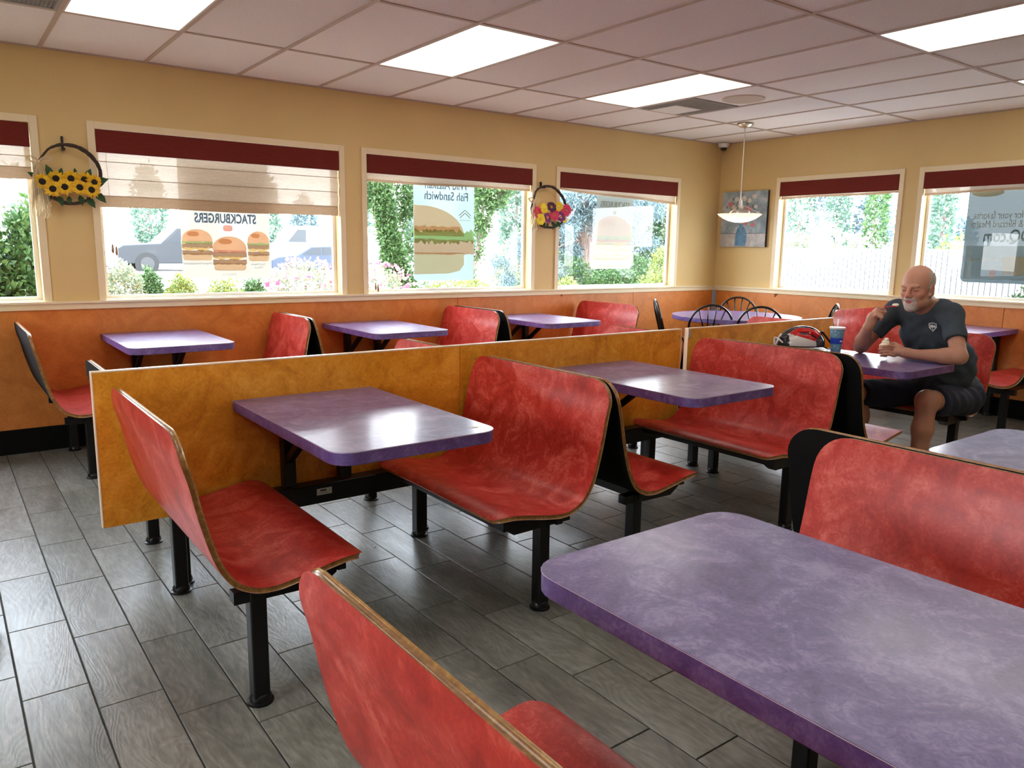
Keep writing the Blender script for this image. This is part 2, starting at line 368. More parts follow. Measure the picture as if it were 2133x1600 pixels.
# floor: grout bed + individual tiles
fl = MB().box(XL, XC, YN, 0, -0.05, -0.004).build('floor', 'grout'); struct(fl)
def tile_mesh(nm, w, l):
    g = 0.0024; b = 0.0014; z1 = 0.0
    x0, x1, y0, y1 = g, w - g, g, l - g
    vs = [(x0, y0, -0.006), (x1, y0, -0.006), (x1, y1, -0.006), (x0, y1, -0.006),
          (x0, y0, z1 - b), (x1, y0, z1 - b), (x1, y1, z1 - b), (x0, y1, z1 - b),
          (x0 + b, y0 + b, z1), (x1 - b, y0 + b, z1), (x1 - b, y1 - b, z1), (x0 + b, y1 - b, z1)]
    fs = [(0, 1, 5, 4), (1, 2, 6, 5), (2, 3, 7, 6), (3, 0, 4, 7), (4, 5, 9, 8), (5, 6, 10, 9), (6, 7, 11, 10), (7, 4, 8, 11), (8, 9, 10, 11)]
    return vs, fs
vs, fs = tile_mesh('floor_tile', TW, TL)
tm = bpy.data.meshes.new('floor_tile'); tm.from_pydata(vs, [], fs); tm.materials.append(MAT['wood_look_tile'])
Minv = M.inverted(); tiles = []
for c in range(int((XL - TX0) / TW) - 1, int((XC - TX0) / TW) + 2):
    x = TX0 + c * TW
    for k in range(-12, 12):
        y = TY0 + k * TL - c * TSH
        y -= math.floor(0) * TL
        tiles.append((c, k, x, y))
tl = []
for c in range(int((XL - TX0) / TW) - 1, int((XC - TX0) / TW) + 2):
    x = TX0 + c * TW; base = TY0 - c * TSH
    k0 = int(math.floor((YN - base) / TL)); k1 = int(math.ceil((0 - base) / TL))
    for k in range(k0, k1 + 1): tl.append((x, base + k * TL))
full, part = [], []
for x, y in tl:
    if x + TW < XL or x > XC or y + TL < YN or y > 0: continue
    p = Minv @ Vector((x + TW / 2, y + TL / 2, 0))
    vis = p.z < -0.3 and abs(p.x / -p.z) < 0.70 and -0.54 < p.y / -p.z < 0.54
    cut = x < XL or x + TW > XC or y < YN or y + TL > 0
    (full if vis and not cut else part).append((-p.z, x, y))
full.sort(); part += full[300:]; full = full[:300]
for d, x, y in full:
    o = bpy.data.objects.new('floor_tile', tm); C.objects.link(o); o.parent = fl; o.location = (x, y, 0)
mb = MB()
for d, x, y in part:
    X0, X1, Y0, Y1 = max(x, XL), min(x + TW, XC), max(y, YN), min(y + TL, 0)
    if X1 - X0 < 0.01 or Y1 - Y0 < 0.01: continue
    v2, f2 = tile_mesh('', X1 - X0, Y1 - Y0); mb.add([(a + X0, b + Y0, c) for a, b, c in v2], f2)
o = mb.build('floor_tile_field', 'wood_look_tile', fl, fix=False); o['kind'] = 'stuff'
# small crumbs on the floor
for i, (x, y, r) in enumerate(((0.86, -2.79, 0.006), (0.14, -3.37, 0.004), (1.2, -3.8, 0.003))):
    tag(MB().ball((x, y, r * 0.6), (r, r * 0.8, r * 0.6), 6, 4).build('paper_crumb', 'white_plastic', smooth=True),
        ('white crumb on the floor tiles near the middle bench legs', 'white speck on the floor tiles beside the left bench leg', 'tiny white speck on the floor tiles in front of the nearest table')[i], 'crumb')

# ceiling
ce = MB().box(XL, XC, YN, 0, H + 0.03, H + 0.12).build('ceiling', 'white_paint'); struct(ce)
ROWS = [0, -0.963] + [-0.963 - 2 * G * k for k in range(1, 7)]
ROWS[-1] = max(ROWS[-1], YN) if ROWS[-1] > YN else YN
LIGHTS = {(i, r) for i in (-3, 0, 3, 6) for r in (1,)} | {(i, r) for i in (-3, 0, 3, 6, 9) for r in (3, 5)}
GRILLES = {(-1, 1)}
i0 = math.ceil(XL / G) - 1
cache = {}
for i in range(i0, 11):
    xa, xb = max(i * G, XL), min((i + 1) * G, XC)
    if xb - xa < 0.05: continue
    for r in range(len(ROWS) - 1):
        ya, yb = ROWS[r + 1], ROWS[r]
        if (i, r) in LIGHTS or (i, r) in GRILLES or yb - ya < 0.05: continue
        y_lo = ya
        if (i, r) == (7, 1):  # the square air vent takes the half nearest the window wall
            yb = yb - G
        key = (round(xb - xa, 3), round(yb - ya, 3))
        if key not in cache:
            w, l = key; q = MB().box(0.011, w - 0.011, 0.011, l - 0.011, 0.006, 0.02)
            t = q.build('ceiling_tile', 'ceiling_tile', ce); cache[key] = t.data
        else:
            t = bpy.data.objects.new('ceiling_tile', cache[key]); C.objects.link(t); t.parent = ce
        t.location = (xa, ya, H)
for i in range(i0 + 1, 11):
    MB().box(i * G - 0.012, i * G + 0.012, YN, 0, H - 0.001, H + 0.02).build('grid_bar', 'grid_paint', ce)
for r in ROWS[1:-1]:
    MB().box(XL, XC, r - 0.012, r + 0.012, H, H + 0.02).build('grid_bar', 'grid_paint', ce)
MB().box(XL, XC, -0.022, 0, H - 0.002, H + 0.02).box(XC - 0.022, XC, YN, -0.02, H - 0.002, H + 0.02).build('edge_angle', 'grid_paint', ce)

# window wall (left of the picture) and the far right wall
WZ0, WZ1 = 0.985, 2.105
WA = [(-1.85, -0.092), (0.273, 1.987), (2.222, 3.920), (4.258, 5.93)]
WB = [(-2.075, -0.800), (-4.0, -2.30)]
T = 0.14
def wall_boxes(mb, spans, lo, hi, mk):
    cur = lo
    for a, b in sorted(spans):
        mk(mb, cur, a, 0, H + 0.1); mk(mb, a, b, 0, WZ0); mk(mb, a, b, WZ1, H + 0.1); cur = b
    mk(mb, cur, hi, 0, H + 0.1)
mb = MB(); wall_boxes(mb, WA, XL, XC + T, lambda m, a, b, z0, z1: m.box(a, b, 0, T, z0, z1)); wl = struct(mb.build('wall_left', 'cream_wall'))
mb = MB(); wall_boxes(mb, WB, YN, 0, lambda m, a, b, z0, z1: m.box(XC, XC + T, a, b, z0, z1)); wr = struct(mb.build('wall_right', 'cream_wall'))
struct(MB().box(XL, XC + T, YN - T, YN, 0, H + 0.1).build('wall_near', 'cream_wall'))
WC = [(-4.9, -3.3)]
mb = MB(); wall_boxes(mb, WC, YN, T, lambda m, a, b, z0, z1: m.box(XL - T, XL, a, b, z0, z1)); struct(mb.build('wall_back', 'cream_wall'))
for n, (a, b) in enumerate(WC):
    w = structroot('window_%d' % (n + 8), (XL, (a + b) / 2, WZ0)); f = 0.03
    MB().box(XL - 0.115, XL - 0.085, a, a + f, WZ0, WZ1).box(XL - 0.115, XL - 0.085, b - f, b, WZ0, WZ1).box(XL - 0.115, XL - 0.085, a + f, b - f, WZ0, WZ0 + f).box(XL - 0.115, XL - 0.085, a + f, b - f, WZ1 - f, WZ1).build('window_frame', 'white_paint', w, world=True)
    MB().add([(XL - 0.1, a + f, WZ0 + f), (XL - 0.1, b - f, WZ0 + f), (XL - 0.1, b - f, WZ1 - f), (XL - 0.1, a + f, WZ1 - f)], [(0, 1, 2, 3)]).build('window_pane', 'window_glass', w, world=True, fix=False)
struct(MB().box(XL - 0.2, XC + 0.35, YN - 0.2, 0.30, H + 0.13, H + 0.3).build('roof', 'white_paint'))
# wainscot panels with real seams
for a, b in ((XL, -1.4), (-1.397, 3.087), (3.090, 5.30), (5.303, XC - 0.02)):
    o = MB().box(a, b, -0.018, 0, 0.16, 0.93).build('wainscot_panel', 'wainscot_laminate', wl, bevel=0.0015)
for a, b in ((-3.089, -0.02), (-5.4, -3.093), (YN, -5.403)):
    o = MB().box(XC - 0.018, XC, a, b, 0.16, 0.93).build('wainscot_panel', 'wainscot_laminate', wr, bevel=0.0015)
struct(MB().box(XL, XC, -0.03, 0, 0, 0.16).build('baseboard_left', 'black_matte')); struct(MB().box(XC - 0.03, XC, YN, -0.03, 0, 0.16).build('baseboard_right', 'black_matte'))
# sill rail
struct(MB().box(XL, XC, -0.030, 0.0, 0.930, 0.968).box(XL, XC, -0.042, 0.0, 0.968, 0.985).build('trim_1', 'cream_trim', bevel=0.003))
struct(MB().box(XC - 0.030, XC, YN, -0.03, 0.930, 0.968).box(XC - 0.042, XC, YN, -0.042, 0.968, 0.985).build('trim_2', 'cream_trim', bevel=0.003))
struct(MB().box(XC - 0.052, XC - 0.019, -0.022, -0.019, 0.16, 0.93).box(XC - 0.022, XC - 0.019, -0.052, -0.019, 0.16, 0.93).box(XC - 0.036, XC - 0.033, -0.024, -0.020, 0.16, 0.93).build('trim_3', 'aluminium'))
# windows
def window(n, a, b, wall):
    A = wall == 'A'
    def bx(mb, u0, u1, d0, d1, z0, z1, m=0):
        if A: mb.box(u0, u1, d0, d1, z0, z1, m)
        else: mb.box(XC + d0, XC + d1, u0, u1, z0, z1, m)
    loc = ((a + b) / 2, 0, WZ0) if A else (XC, (a + b) / 2, WZ0)
    w = structroot('window_%d' % n, loc)
    mb = MB(); c = 0.045
    bx(mb, a - c, a, -0.012, 0, WZ0, WZ1 + c); bx(mb, b, b + c, -0.012, 0, WZ0, WZ1 + c); bx(mb, a, b, -0.012, 0, WZ1, WZ1 + c)
    mb.build('window_casing', 'cream_trim', w, bevel=0.002, world=True)
    mb = MB(); f = 0.028; d0, d1 = 0.085, 0.115
    bx(mb, a, a + f, d0, d1, WZ0, WZ1); bx(mb, b - f, b, d0, d1, WZ0, WZ1); bx(mb, a + f, b - f, d0, d1, WZ0, WZ0 + f); bx(mb, a + f, b - f, d0, d1, WZ1 - f, WZ1)
    mb.build('window_frame', 'white_paint', w, bevel=0.002, world=True)
    mb = MB(); bx(mb, a, b, 0.0, 0.085, WZ0, WZ0 + 0.006); mb.build('window_sill', 'cream_trim', w, world=True)
    mb = MB()
    g0, g1, gd = a + f, b - f, 0.1
    if A: mb.add([(g0, gd, WZ0 + f), (g1, gd, WZ0 + f), (g1, gd, WZ1 - f), (g0, gd, WZ1 - f)], [(0, 1, 2, 3)])
    else: mb.add([(XC + gd, g0, WZ0 + f), (XC + gd, g1, WZ0 + f), (XC + gd, g1, WZ1 - f), (XC + gd, g0, WZ1 - f)], [(3, 2, 1, 0)])
    mb.build('window_pane', 'window_glass', w, world=True, fix=False)
for n, (a, b) in enumerate(WA): window(n + 1, a, b, 'A')
for n, (a, b) in enumerate(WB): window(n + 5, a, b, 'B')

# blinds
def blind(a, b, wall, zl, zr, label, folds=(), tilt=None, cord=None, tz=1.0):
    A = wall == 'A'; a += 0.004; b -= 0.004
    loc = ((a + b) / 2, 0, WZ1) if A else (XC, (a + b) / 2, WZ1)
    w = thing('roman_blind', label, 'blind', loc)
    P = (lambda u, d, z: (u, d, z)) if A else (lambda u, d, z: (XC + d, u, z))
    def bx(mb, u0, u1, d0, d1, z0, z1, m=0):
        if A: mb.box(u0, u1, d0, d1, z0, z1, m)
        else: mb.box(XC + d0, XC + d1, u0, u1, z0, z1, m)
    mb = MB(); bx(mb, a, b, -0.014, 0.0, 1.955, WZ1 - 0.003); mb.build('valance', 'maroon_fabric', w, world=True, bevel=0.003)
    # hanging cloth with soft folds: a profile of (depth, height) swept across the window
    lv, rv = (zl, zr)
    prof = []
    zt = WZ1 - 0.02; zb = lv
    zs = [zt] + list(folds) + [zb + 0.075 if folds else zb + 0.02, zb]
    pts = []
    for i in range(len(zs) - 1):
        z0, z1 = zs[i], zs[i + 1]
        for k in range(6):
            t = k / 6; pts.append((0.022 - 0.012 * math.sin(PI * t) ** 2 * (1 if i < len(zs) - 2 else 0.3), z0 + (z1 - z0) * t, i))
    pts.append((0.022, zb, len(zs) - 2))
    mb = MB(); n = 24; vs = []; fs = []; ms = []
    for d, z, i in pts:
        for k in range(n + 1):
            t = k / n; u = a + (b - a) * t
            tt = t if A else 1 - t
            drop = (lv + (rv - lv) * tt) - lv; s = (zt - z) / (zt - zb)
            wob = 0.004 * math.sin(9 * t + i * 2) * s
            vs.append(P(u, d + wob * 0.4, z + drop * s + wob))
    for i in range(len(pts) - 1):
        for k in range(n): q = i * (n + 1) + k; fs.append((q, q + 1, q + n + 2, q + n + 1)); ms.append(0 if pts[i][2] < len(zs) - 2 else 1)
    mb.add(vs, fs); mb.m = ms
    o = mb.build('shade_cloth', ['shade_fabric', 'shade_band'], w, smooth='all', world=True, fix=False)
    for z in list(folds) + [zb + 0.075] if folds else []:
        s = (zt - z) / (zt - zb)
        mb = MB(); mb.bar(P(a + 0.003, 0.017, z + (0 if A else rv - lv) * s), P(b - 0.003, 0.017, z + ((rv - lv) if A else 0) * s), 0.004, 0.004); mb.build('fold_rod', 'shade_band', w, world=True)
    if cord is not None:
        u = cord; mb = MB(); mb.tube([P(u, -0.018, 1.955), P(u + 0.003, -0.02, (1.955 + tz) / 2), P(u, -0.018, tz)], 0.0013, 5); mb.build('pull_cord', 'cream_trim', w, world=True)
        mb = MB(); c = P(u, -0.02, tz - 0.03)
        mb.lathe([(0.003, 0.03), (0.006, 0.02), (0.009, -0.015), (0.005, -0.03)], c, 8); c2 = P(u + 0.022, -0.022, tz - 0.045)
        mb.lathe([(0.003, 0.03), (0.006, 0.02), (0.009, -0.015), (0.005, -0.03)], c2, 8); mb.build('cord_tassel', 'oak_edge', w, world=True, smooth=True)
    return w
blind(*WA[0], 'A', 1.757, 1.757, 'maroon topped tan blind on the leftmost window, left of the sunflower wreath', (1.90,))
blind(*WA[1], 'A', 1.603, 1.603, 'maroon topped tan roman blind lowered furthest, over the wide window right of the sunflowers', (1.90, 1.79), cord=0.33, tz=1.36)
blind(*WA[2], 'A', 1.888, 1.905, 'maroon topped blind pulled fully up on the window with the fish sandwich poster', (), cord=2.28, tz=1.075)
blind(*WA[3], 'A', 1.935, 1.872, 'maroon topped tan blind with a sagging stack, on the window right of the colourful wreath', (), cord=4.28, tz=0.99)
blind(*WB[0], 'B', 1.928, 1.932, 'maroon topped blind on the window beside the vase picture', (), cord=-0.86, tz=0.97)
blind(*WB[1], 'B', 1.90, 1.92, 'maroon topped blind on the far right window above the seated man', ())

#POSTERS
def rrect(x0, x1, z0, z1, r, corners='all'):
    pts = []
    for cx, cz, a0, k in ((x1 - r, z1 - r, 0, 'tr'), (x0 + r, z1 - r, 90, 'tl'), (x0 + r, z0 + r, 180, 'bl'), (x1 - r, z0 + r, 270, 'br')):
        if corners == 'all' or k in corners:
            for j in range(7): t = math.radians(a0 + 15 * j); pts.append((cx + r * math.cos(t), cz + r * math.sin(t)))
        else: pts.append((cx + (r if 'r' in k else -r), cz + (r if k[0] == 't' else -r)))
    return pts
def sheet(name, pts, parent, matn, d, wall='A', th=0.0006):
    mb = MB()
    n = len(pts); vs = [((a, d, b) if wall == 'A' else (XC + d, a, b)) for a, b in pts]   # printed film: one thin face
    mb.add(vs, [tuple(range(n))])
    return mb.build(name, matn, parent, world=True, fix=False)
def oval(cx, cz, rx, rz, a0=0, a1=360, n=20, wob=0, seed=0):
    rr = random.Random(seed); return [(cx + rx * math.cos(t) * (1 + wob * rr.uniform(-1, 1)), cz + rz * math.sin(t) * (1 + wob * rr.uniform(-1, 1))) for t in [math.radians(a0 + (a1 - a0) * k / n) for k in range(n + (0 if abs(a1 - a0) == 360 else 1))]]
def wavy(x0, x1, z, h, amp, seed, n=16):
    rr = random.Random(seed)
    top = [(x0 + (x1 - x0) * k / n, z + h / 2 + amp * rr.uniform(-1, 1)) for k in range(n + 1)]
    bot = [(x1 - (x1 - x0) * k / n, z - h / 2 + amp * rr.uniform(-1, 1)) for k in range(n + 1)]
    return top + bot
LAY = [0.1098]
def burger(parent, cx, z0, w, h, d, seed, layers, wall='A'):
    """flat printed burger: layers bottom to top as (kind, share of height)"""
    z = z0; hw = w / 2; rr = random.Random(seed)
    for j, (k, s) in enumerate(layers):
        hh = h * s; dd = d - 0.0007 * (j + 1)
        if k == 'bottom': sheet('bun_bottom', rrect(cx - hw * 0.95, cx + hw * 0.95, z, z + hh * 1.1, min(hh * 0.45, 0.03)), parent, 'print_bunlight', dd, wall)
        elif k == 'patty': sheet('patty', wavy(cx - hw, cx + hw, z + hh / 2, hh, hh * 0.12, rr.random()), parent, 'print_patty', dd, wall)
        elif k == 'cheese': sheet('cheese', [(cx - hw, z + hh), (cx - hw * .95, z + hh * .5), (cx - hw * .5, z), (cx - hw * .1, z + hh * .5), (cx + hw * .3, z - hh * .4), (cx + hw * .7, z + hh * .4), (cx + hw, z + hh)][::-1], parent, 'print_cheese', dd, wall)
        elif k == 'lettuce': sheet('lettuce', wavy(cx - hw * 1.05, cx + hw * 1.05, z + hh / 2, hh, hh * 0.3, rr.random(), 26), parent, 'print_lettuce', dd, wall)
        elif k == 'tomato': sheet('tomato', wavy(cx - hw * 0.95, cx + hw * 0.95, z + hh / 2, hh, hh * 0.12, rr.random()), parent, 'print_tomato', dd, wall)
        elif k == 'fish': sheet('fish_fillet', wavy(cx - hw * 1.05, cx + hw * 1.05, z + hh / 2, hh, hh * 0.06, rr.random(), 30), parent, 'print_fish', dd, wall)
        elif k == 'top':
            sheet('bun_top', [(cx - hw, z)] + oval(cx, z + hh * 0.15, hw, hh * 0.85, 180, 0, 18) + [(cx + hw, z)], parent, 'print_bun', dd, wall)
            sheet('bun_shine', oval(cx - hw * 0.25, z + hh * 0.62, hw * 0.4, hh * 0.2), parent, 'print_bunlight', dd - 0.0007, wall)
        z += hh * 0.93
def mtext(parent, s, size, mt, x, z, d, wall='A', bold=0.0, sx=1.0, align='CENTER'):
    # printed to be read from outdoors, so it reads reversed from inside
    if wall == 'A': R = Matrix(((-1, 0, 0, x), (0, 0, 1, d), (0, 1, 0, z), (0, 0, 0, 1)))
    else: R = Matrix(((0, 0, 1, XC + d), (1, 0, 0, x), (0, 1, 0, z), (0, 0, 0, 1)))
    L = parent.location; R = Matrix.Translation(-L) @ R
    return text('lettering', s, size, mt, parent, R, bold=bold, sx=sx, align=align)
D = 0.122
p = thing('window_poster', 'cream poster with three burgers, reversed lettering, behind the lowered blind', 'poster', (1.13, D, 1.12))
sheet('poster_sheet', rrect(0.805, 1.455, 1.118, 1.975, 0.012), p, 'poster_cream', D)
mtext(p, 'STACKBURGERS', 0.094, 'print_navy', 1.13, 1.555, D - 0.0008, bold=0.003, sx=0.66)
sheet('round_logo', rrect(1.105, 1.175, 1.465, 1.51, 0.02), p, 'print_pinkred', D - 0.0008)
L3 = [('bottom', .2), ('patty', .14), ('cheese', .1), ('patty', .14), ('lettuce', .07), ('top', .4)]
burger(p, 0.915, 1.25, 0.215, 0.225, D, 1, L3); burger(p, 1.365, 1.245, 0.165, 0.225, D, 2, L3); burger(p, 1.145, 1.175, 0.25, 0.25, D - 0.005, 3, [('bottom', .2), ('patty', .15), ('cheese', .09), ('patty', .13), ('tomato', .07), ('top', .42)])
mtext(p, 'Original Cheeseburger', 0.022, 'print_grey', 0.915, 1.228, D - 0.0008); mtext(p, 'Two Cheese', 0.022, 'print_grey', 1.36, 1.222, D - 0.0008); mtext(p, 'Deluxe', 0.022, 'print_grey', 1.36, 1.197, D - 0.0008); mtext(p, 'STACK 1 2 3', 0.018, 'print_grey', 1.14, 1.145, D - 0.0008)
p = thing('window_poster', 'pale aqua poster of a fish sandwich with reversed lettering, between two leafy trunks', 'poster', (3.04, D, 1.07))
sheet('poster_sheet', rrect(2.722, 3.352, 1.078, 1.99, 0.035), p, 'poster_aqua', D)
mtext(p, 'Fish Sandwich', 0.105, 'print_navy', 3.06, 1.815, D - 0.0008, bold=0.001, sx=0.78); mtext(p, 'Wild Alaskan', 0.105, 'print_navy', 3.06, 1.91, D - 0.0008, bold=0.001, sx=0.8)
# one half of a very large sandwich, cut by the poster's left edge
zs = 1.135
sheet('bun_bottom', [(2.725, 1.135), (3.08, 1.14), (3.2, 1.165), (3.245, 1.22), (3.245, 1.325), (2.725, 1.325)], p, 'print_bunlight', D - 0.0012)
sheet('fish_fillet', wavy(2.725, 3.35, 1.375, 0.13, 0.008, 5, 30), p, 'print_fish', D - 0.002)
sheet('bun_top', [(2.725, 1.47)] + [(2.725, 1.735)] + oval(2.80, 1.47, 0.445, 0.26, 95, 0, 14), p, 'print_bun', D - 0.0014)
sheet('sauce', wavy(2.73, 3.2, 1.53, 0.05, 0.012, 9, 14), p, 'print_bunlight', D - 0.0022)
sheet('lettuce', wavy(2.725, 3.35, 1.465, 0.105, 0.022, 6, 34), p, 'print_lettuce', D - 0.0028)
mb = MB(); mb.bar((3.19, D - 0.001, 1.655), (3.255, D - 0.001, 1.705), 0.001, 0.006); mb.bar((3.255, D - 0.001, 1.705), (3.32, D - 0.001, 1.655), 0.001, 0.006); mb.bar((3.20, D - 0.001, 1.635), (3.255, D - 0.001, 1.68), 0.001, 0.006); mb.bar((3.255, D - 0.001, 1.68), (3.31, D - 0.001, 1.635), 0.001, 0.006)
mb.build('roof_logo', 'print_grey', p, world=True)
mtext(p, 'Dairy goodness', 0.018, 'print_grey', 3.255, 1.615, D - 0.0008)
p = thing('window_poster', 'grey green burger poster with reversed lettering, in front of the blue spruce', 'poster', (5.09, D, 1.17))
sheet('poster_sheet', rrect(4.86, 5.39, 1.42, 1.96, 0.004), p, 'poster_grey', D)
sheet('poster_cutout', rrect(4.79, 5.40, 1.175, 1.44, 0.06, ('bl', 'br')), p, 'print_tan', D + 0.0006)
mtext(p, 'STACKBURGERS', 0.085, 'print_white', 5.125, 1.832, D - 0.0008, bold=0.002, sx=0.68)
sheet('round_logo', oval(5.12, 1.755, 0.028, 0.02), p, 'print_tan', D - 0.0008)
burger(p, 5.10, 1.19, 0.55, 0.50, D - 0.001, 4, [('bottom', .17), ('patty', .12), ('cheese', .08), ('patty', .12), ('cheese', .08), ('tomato', .05), ('lettuce', .07), ('top', .42)])
p = thing('window_poster', 'dark poster with pale reversed lettering on the far right window', 'poster', (XC + D, -3.0, 1.12))
sheet('poster_sheet', rrect(-3.75, -2.645, 1.13, 2.0, 0.05), p, 'poster_dark', D, 'B')
sheet('cone_print', oval(-2.80, 1.905, 0.13, 0.035), p, 'print_tan', D - 0.0012, 'B')
mtext(p, 'e today for your favorite', 0.095, 'print_white', -2.70, 1.71, D - 0.001, 'B', sx=0.62, align='RIGHT'); mtext(p, 'ger & Blizzard Meal at', 0.085, 'print_white', -2.68, 1.635, D - 0.001, 'B', sx=0.68, align='RIGHT')
mtext(p, 'DQ.com', 0.15, 'print_aqua2', -2.80, 1.53, D - 0.001, 'B', bold=0.003, sx=0.7, align='RIGHT')
mtext(p, "Tim Anderson's", 0.06, 'print_white', -2.67, 1.335, D - 0.001, 'B', sx=0.8, align='RIGHT')
sheet('photo_print', rrect(-3.4, -2.67, 1.16, 1.45, 0.01), p, 'print_aqua2', D - 0.0004, 'B')
sheet('photo_print', rrect(-3.15, -2.98, 1.2, 1.36, 0.03), p, 'print_tan', D - 0.0008, 'B')
sheet('photo_print', oval(-2.91, 1.215, 0.03, 0.035), p, 'print_tomato', D - 0.0008, 'B')

#FURNITURE
# ---------------------------------------------------------------- benches
def catmull(P, n):
    out = []; P = [Vector((a, b)) for a, b in P]; P = [2 * P[0] - P[1]] + P + [2 * P[-1] - P[-2]]
    for i in range(1, len(P) - 2):
        for k in range(n):
            t = k / n; a, b, c, d = P[i - 1:i + 3]
            out.append(0.5 * ((2 * b) + (c - a) * t + (2 * a - 5 * b + 4 * c - d) * t * t + (3 * b - a - 3 * c + d) * t ** 3))
    out.append(P[-2]); return out
PROF = [(-0.188, 0.872), (-0.180, 0.80), (-0.163, 0.735), (-0.139, 0.62), (-0.106, 0.505), (-0.064, 0.432), (-0.008, 0.398), (0.045, 0.390), (0.093, 0.394), (0.155, 0.405), (0.229, 0.419), (0.285, 0.426), (0.322, 0.420), (0.338, 0.411)]
def shell(length, y0, backmat, parent):
    """moulded plywood seat and back: face sheet, rear sheet, oak edge"""
    c = catmull(PROF, 5); N = len(c); S = [0]
    for i in range(1, N): S.append(S[-1] + (c[i] - c[i - 1]).length)
    Lt = S[-1]; th = 0.0085
    # refine sampling near both ends for the rounded corners
    ss = sorted(set([0, .004, .012, .022, .035, .05, .07, .09] + [Lt - x for x in (0, .003, .009, .018, .03, .045, .06)] + [s for s in S if .1 < s < Lt - .07]))
    def at(s):
        for i in range(1, N):
            if S[i] >= s - 1e-9:
                t = (s - S[i - 1]) / (S[i] - S[i - 1]); p = c[i - 1].lerp(c[i], t); d = (c[i] - c[i - 1]).normalized()
                if i < N - 1: d = d.lerp((c[min(i + 1, N - 1)] - c[i]).normalized(), t * 0.5).normalized()
                return p, d
    rows = []
    for s in ss:
        p, d = at(s); n = Vector((-d.y, d.x))  # towards the sitter
        dl = 0
        if s < 0.095: r = 0.095; dl = r - math.sqrt(max(0, r * r - (r - s) ** 2))
        if Lt - s < 0.06: r = 0.06; dl = r - math.sqrt(max(0, r * r - (r - (Lt - s)) ** 2))
        rows.append((p, n, dl))
    NT = 8; ya, yb = y0 - length, y0
    def grid(off):
        vs = []
        for p, n, dl in rows:
            q = p + n * off
            for k in range(NT + 1):
                t = k / NT; vs.append((q.x, ya + dl + (length - 2 * dl) * t, q.y))
        return vs
    R = len(rows); fs = [(i * (NT + 1) + k, i * (NT + 1) + k + 1, (i + 1) * (NT + 1) + k + 1, (i + 1) * (NT + 1) + k) for i in range(R - 1) for k in range(NT)]
    a = MB().add(grid(th), [f[::-1] for f in fs]).build('seat_face', 'red_laminate', parent, smooth='all', fix=False)
    b = MB().add(grid(-th), fs).build('rear_face', backmat, parent, smooth='all', fix=False)
    # rim
    loop = [(i, 0) for i in range(R)] + [(R - 1, k) for k in range(1, NT + 1)] + [(i, NT) for i in range(R - 2, -1, -1)] + [(0, k) for k in range(NT - 1, 0, -1)]
    P = []
    for i, k in loop:
        p, n, dl = rows[i]; t = k / NT; P.append((Vector((p.x, ya + dl + (length - 2 * dl) * t, p.y)), Vector((n.x, 0, n.y))))
    vs = []; K = len(P)
    for j in range(K):
        p, n = P[j]; tg = (P[(j + 1) % K][0] - P[j - 1][0]).normalized(); o = n.cross(tg).normalized()
        cen = Vector((0.05, (ya + yb) / 2, 0.5))
        for q, u in ((1.0, 0.0), (0.85, 0.0022), (0.4, 0.004), (-0.4, 0.004), (-0.85, 0.0022), (-1.0, 0.0)): vs.append(p + n * (th * q) + o * u)
    fs = [(j * 6 + q, j * 6 + q + 1, ((j + 1) % K) * 6 + q + 1, ((j + 1) % K) * 6 + q) for j in range(K) for q in range(5)]
    MB().add(vs, fs).build('oak_edge', 'oak_edge', parent, smooth='all')
def post(parent, x, y, ztop, name='leg', foot=True):
    l = MB().box(x - 0.025, x + 0.025, y - 0.025, y + 0.025, 0.012, ztop).build(name, 'black_metal', parent, bevel=0.006)
    if foot: MB().lathe([(0.040, 0), (0.040, 0.006), (0.033, 0.009), (0.033, 0.022), (0.027, 0.030)], (x, y, 0), 18).build('foot_flange', 'black_metal', l, smooth=True)
    return l
def make_bench(length, y0, legs, backmat, label, lx=0.02):
    t = thing('booth_bench', label, 'bench'); shell(length, y0, backmat, t)
    for y in legs:
        post(t, lx, y, 0.372)
        MB().prism([(-0.05, 0.372), (0.03, 0.372), (0.268, 0.405), (0.268, 0.362), (0.22, 0.33), (-0.05, 0.335)], y - 0.022, y + 0.022, axis='y').build('seat_bracket', 'black_metal', t, bevel=0.002)
    ye = y0 - length + 0.06
    MB().box(0.268, 0.296, ye, y0 - 0.03, 0.368, 0.412).box(0.02, 0.05, ye, y0 - 0.03, 0.345, 0.378).build('seat_rail', 'black_metal', t, bevel=0.002)
    return t
BG = 'moulded red booth benches'
MOD = 1.58; RX = 1.18
# centre row (partition at y = -2.80, benches reach towards the camera)
YP = -2.83
def place_row(protoL, protoR, yw, L, ks_left, ks_right, dx, labs):
    for k in ks_left: dup(protoL, (k * MOD + dx, yw, 0), 0, labs[('L', k)], BG)
LEN = 0.94
benchA = make_bench(LEN, -0.02, (0.06, -0.87), 'red_laminate', 'red booth bench with red rear face at the left end of the middle orange partition'); benchA['group'] = BG
benchA.location = (0, YP, 0)
benchB = make_bench(LEN, -0.02, (0.06, -0.87), 'black_matte', 'x')
def putR(proto, k, yw, dx, lab, length=LEN):  # faces left; turned half round
    return dup(proto, (RX + k * MOD + dx, yw - (length + 0.04), 0), PI, lab, BG)
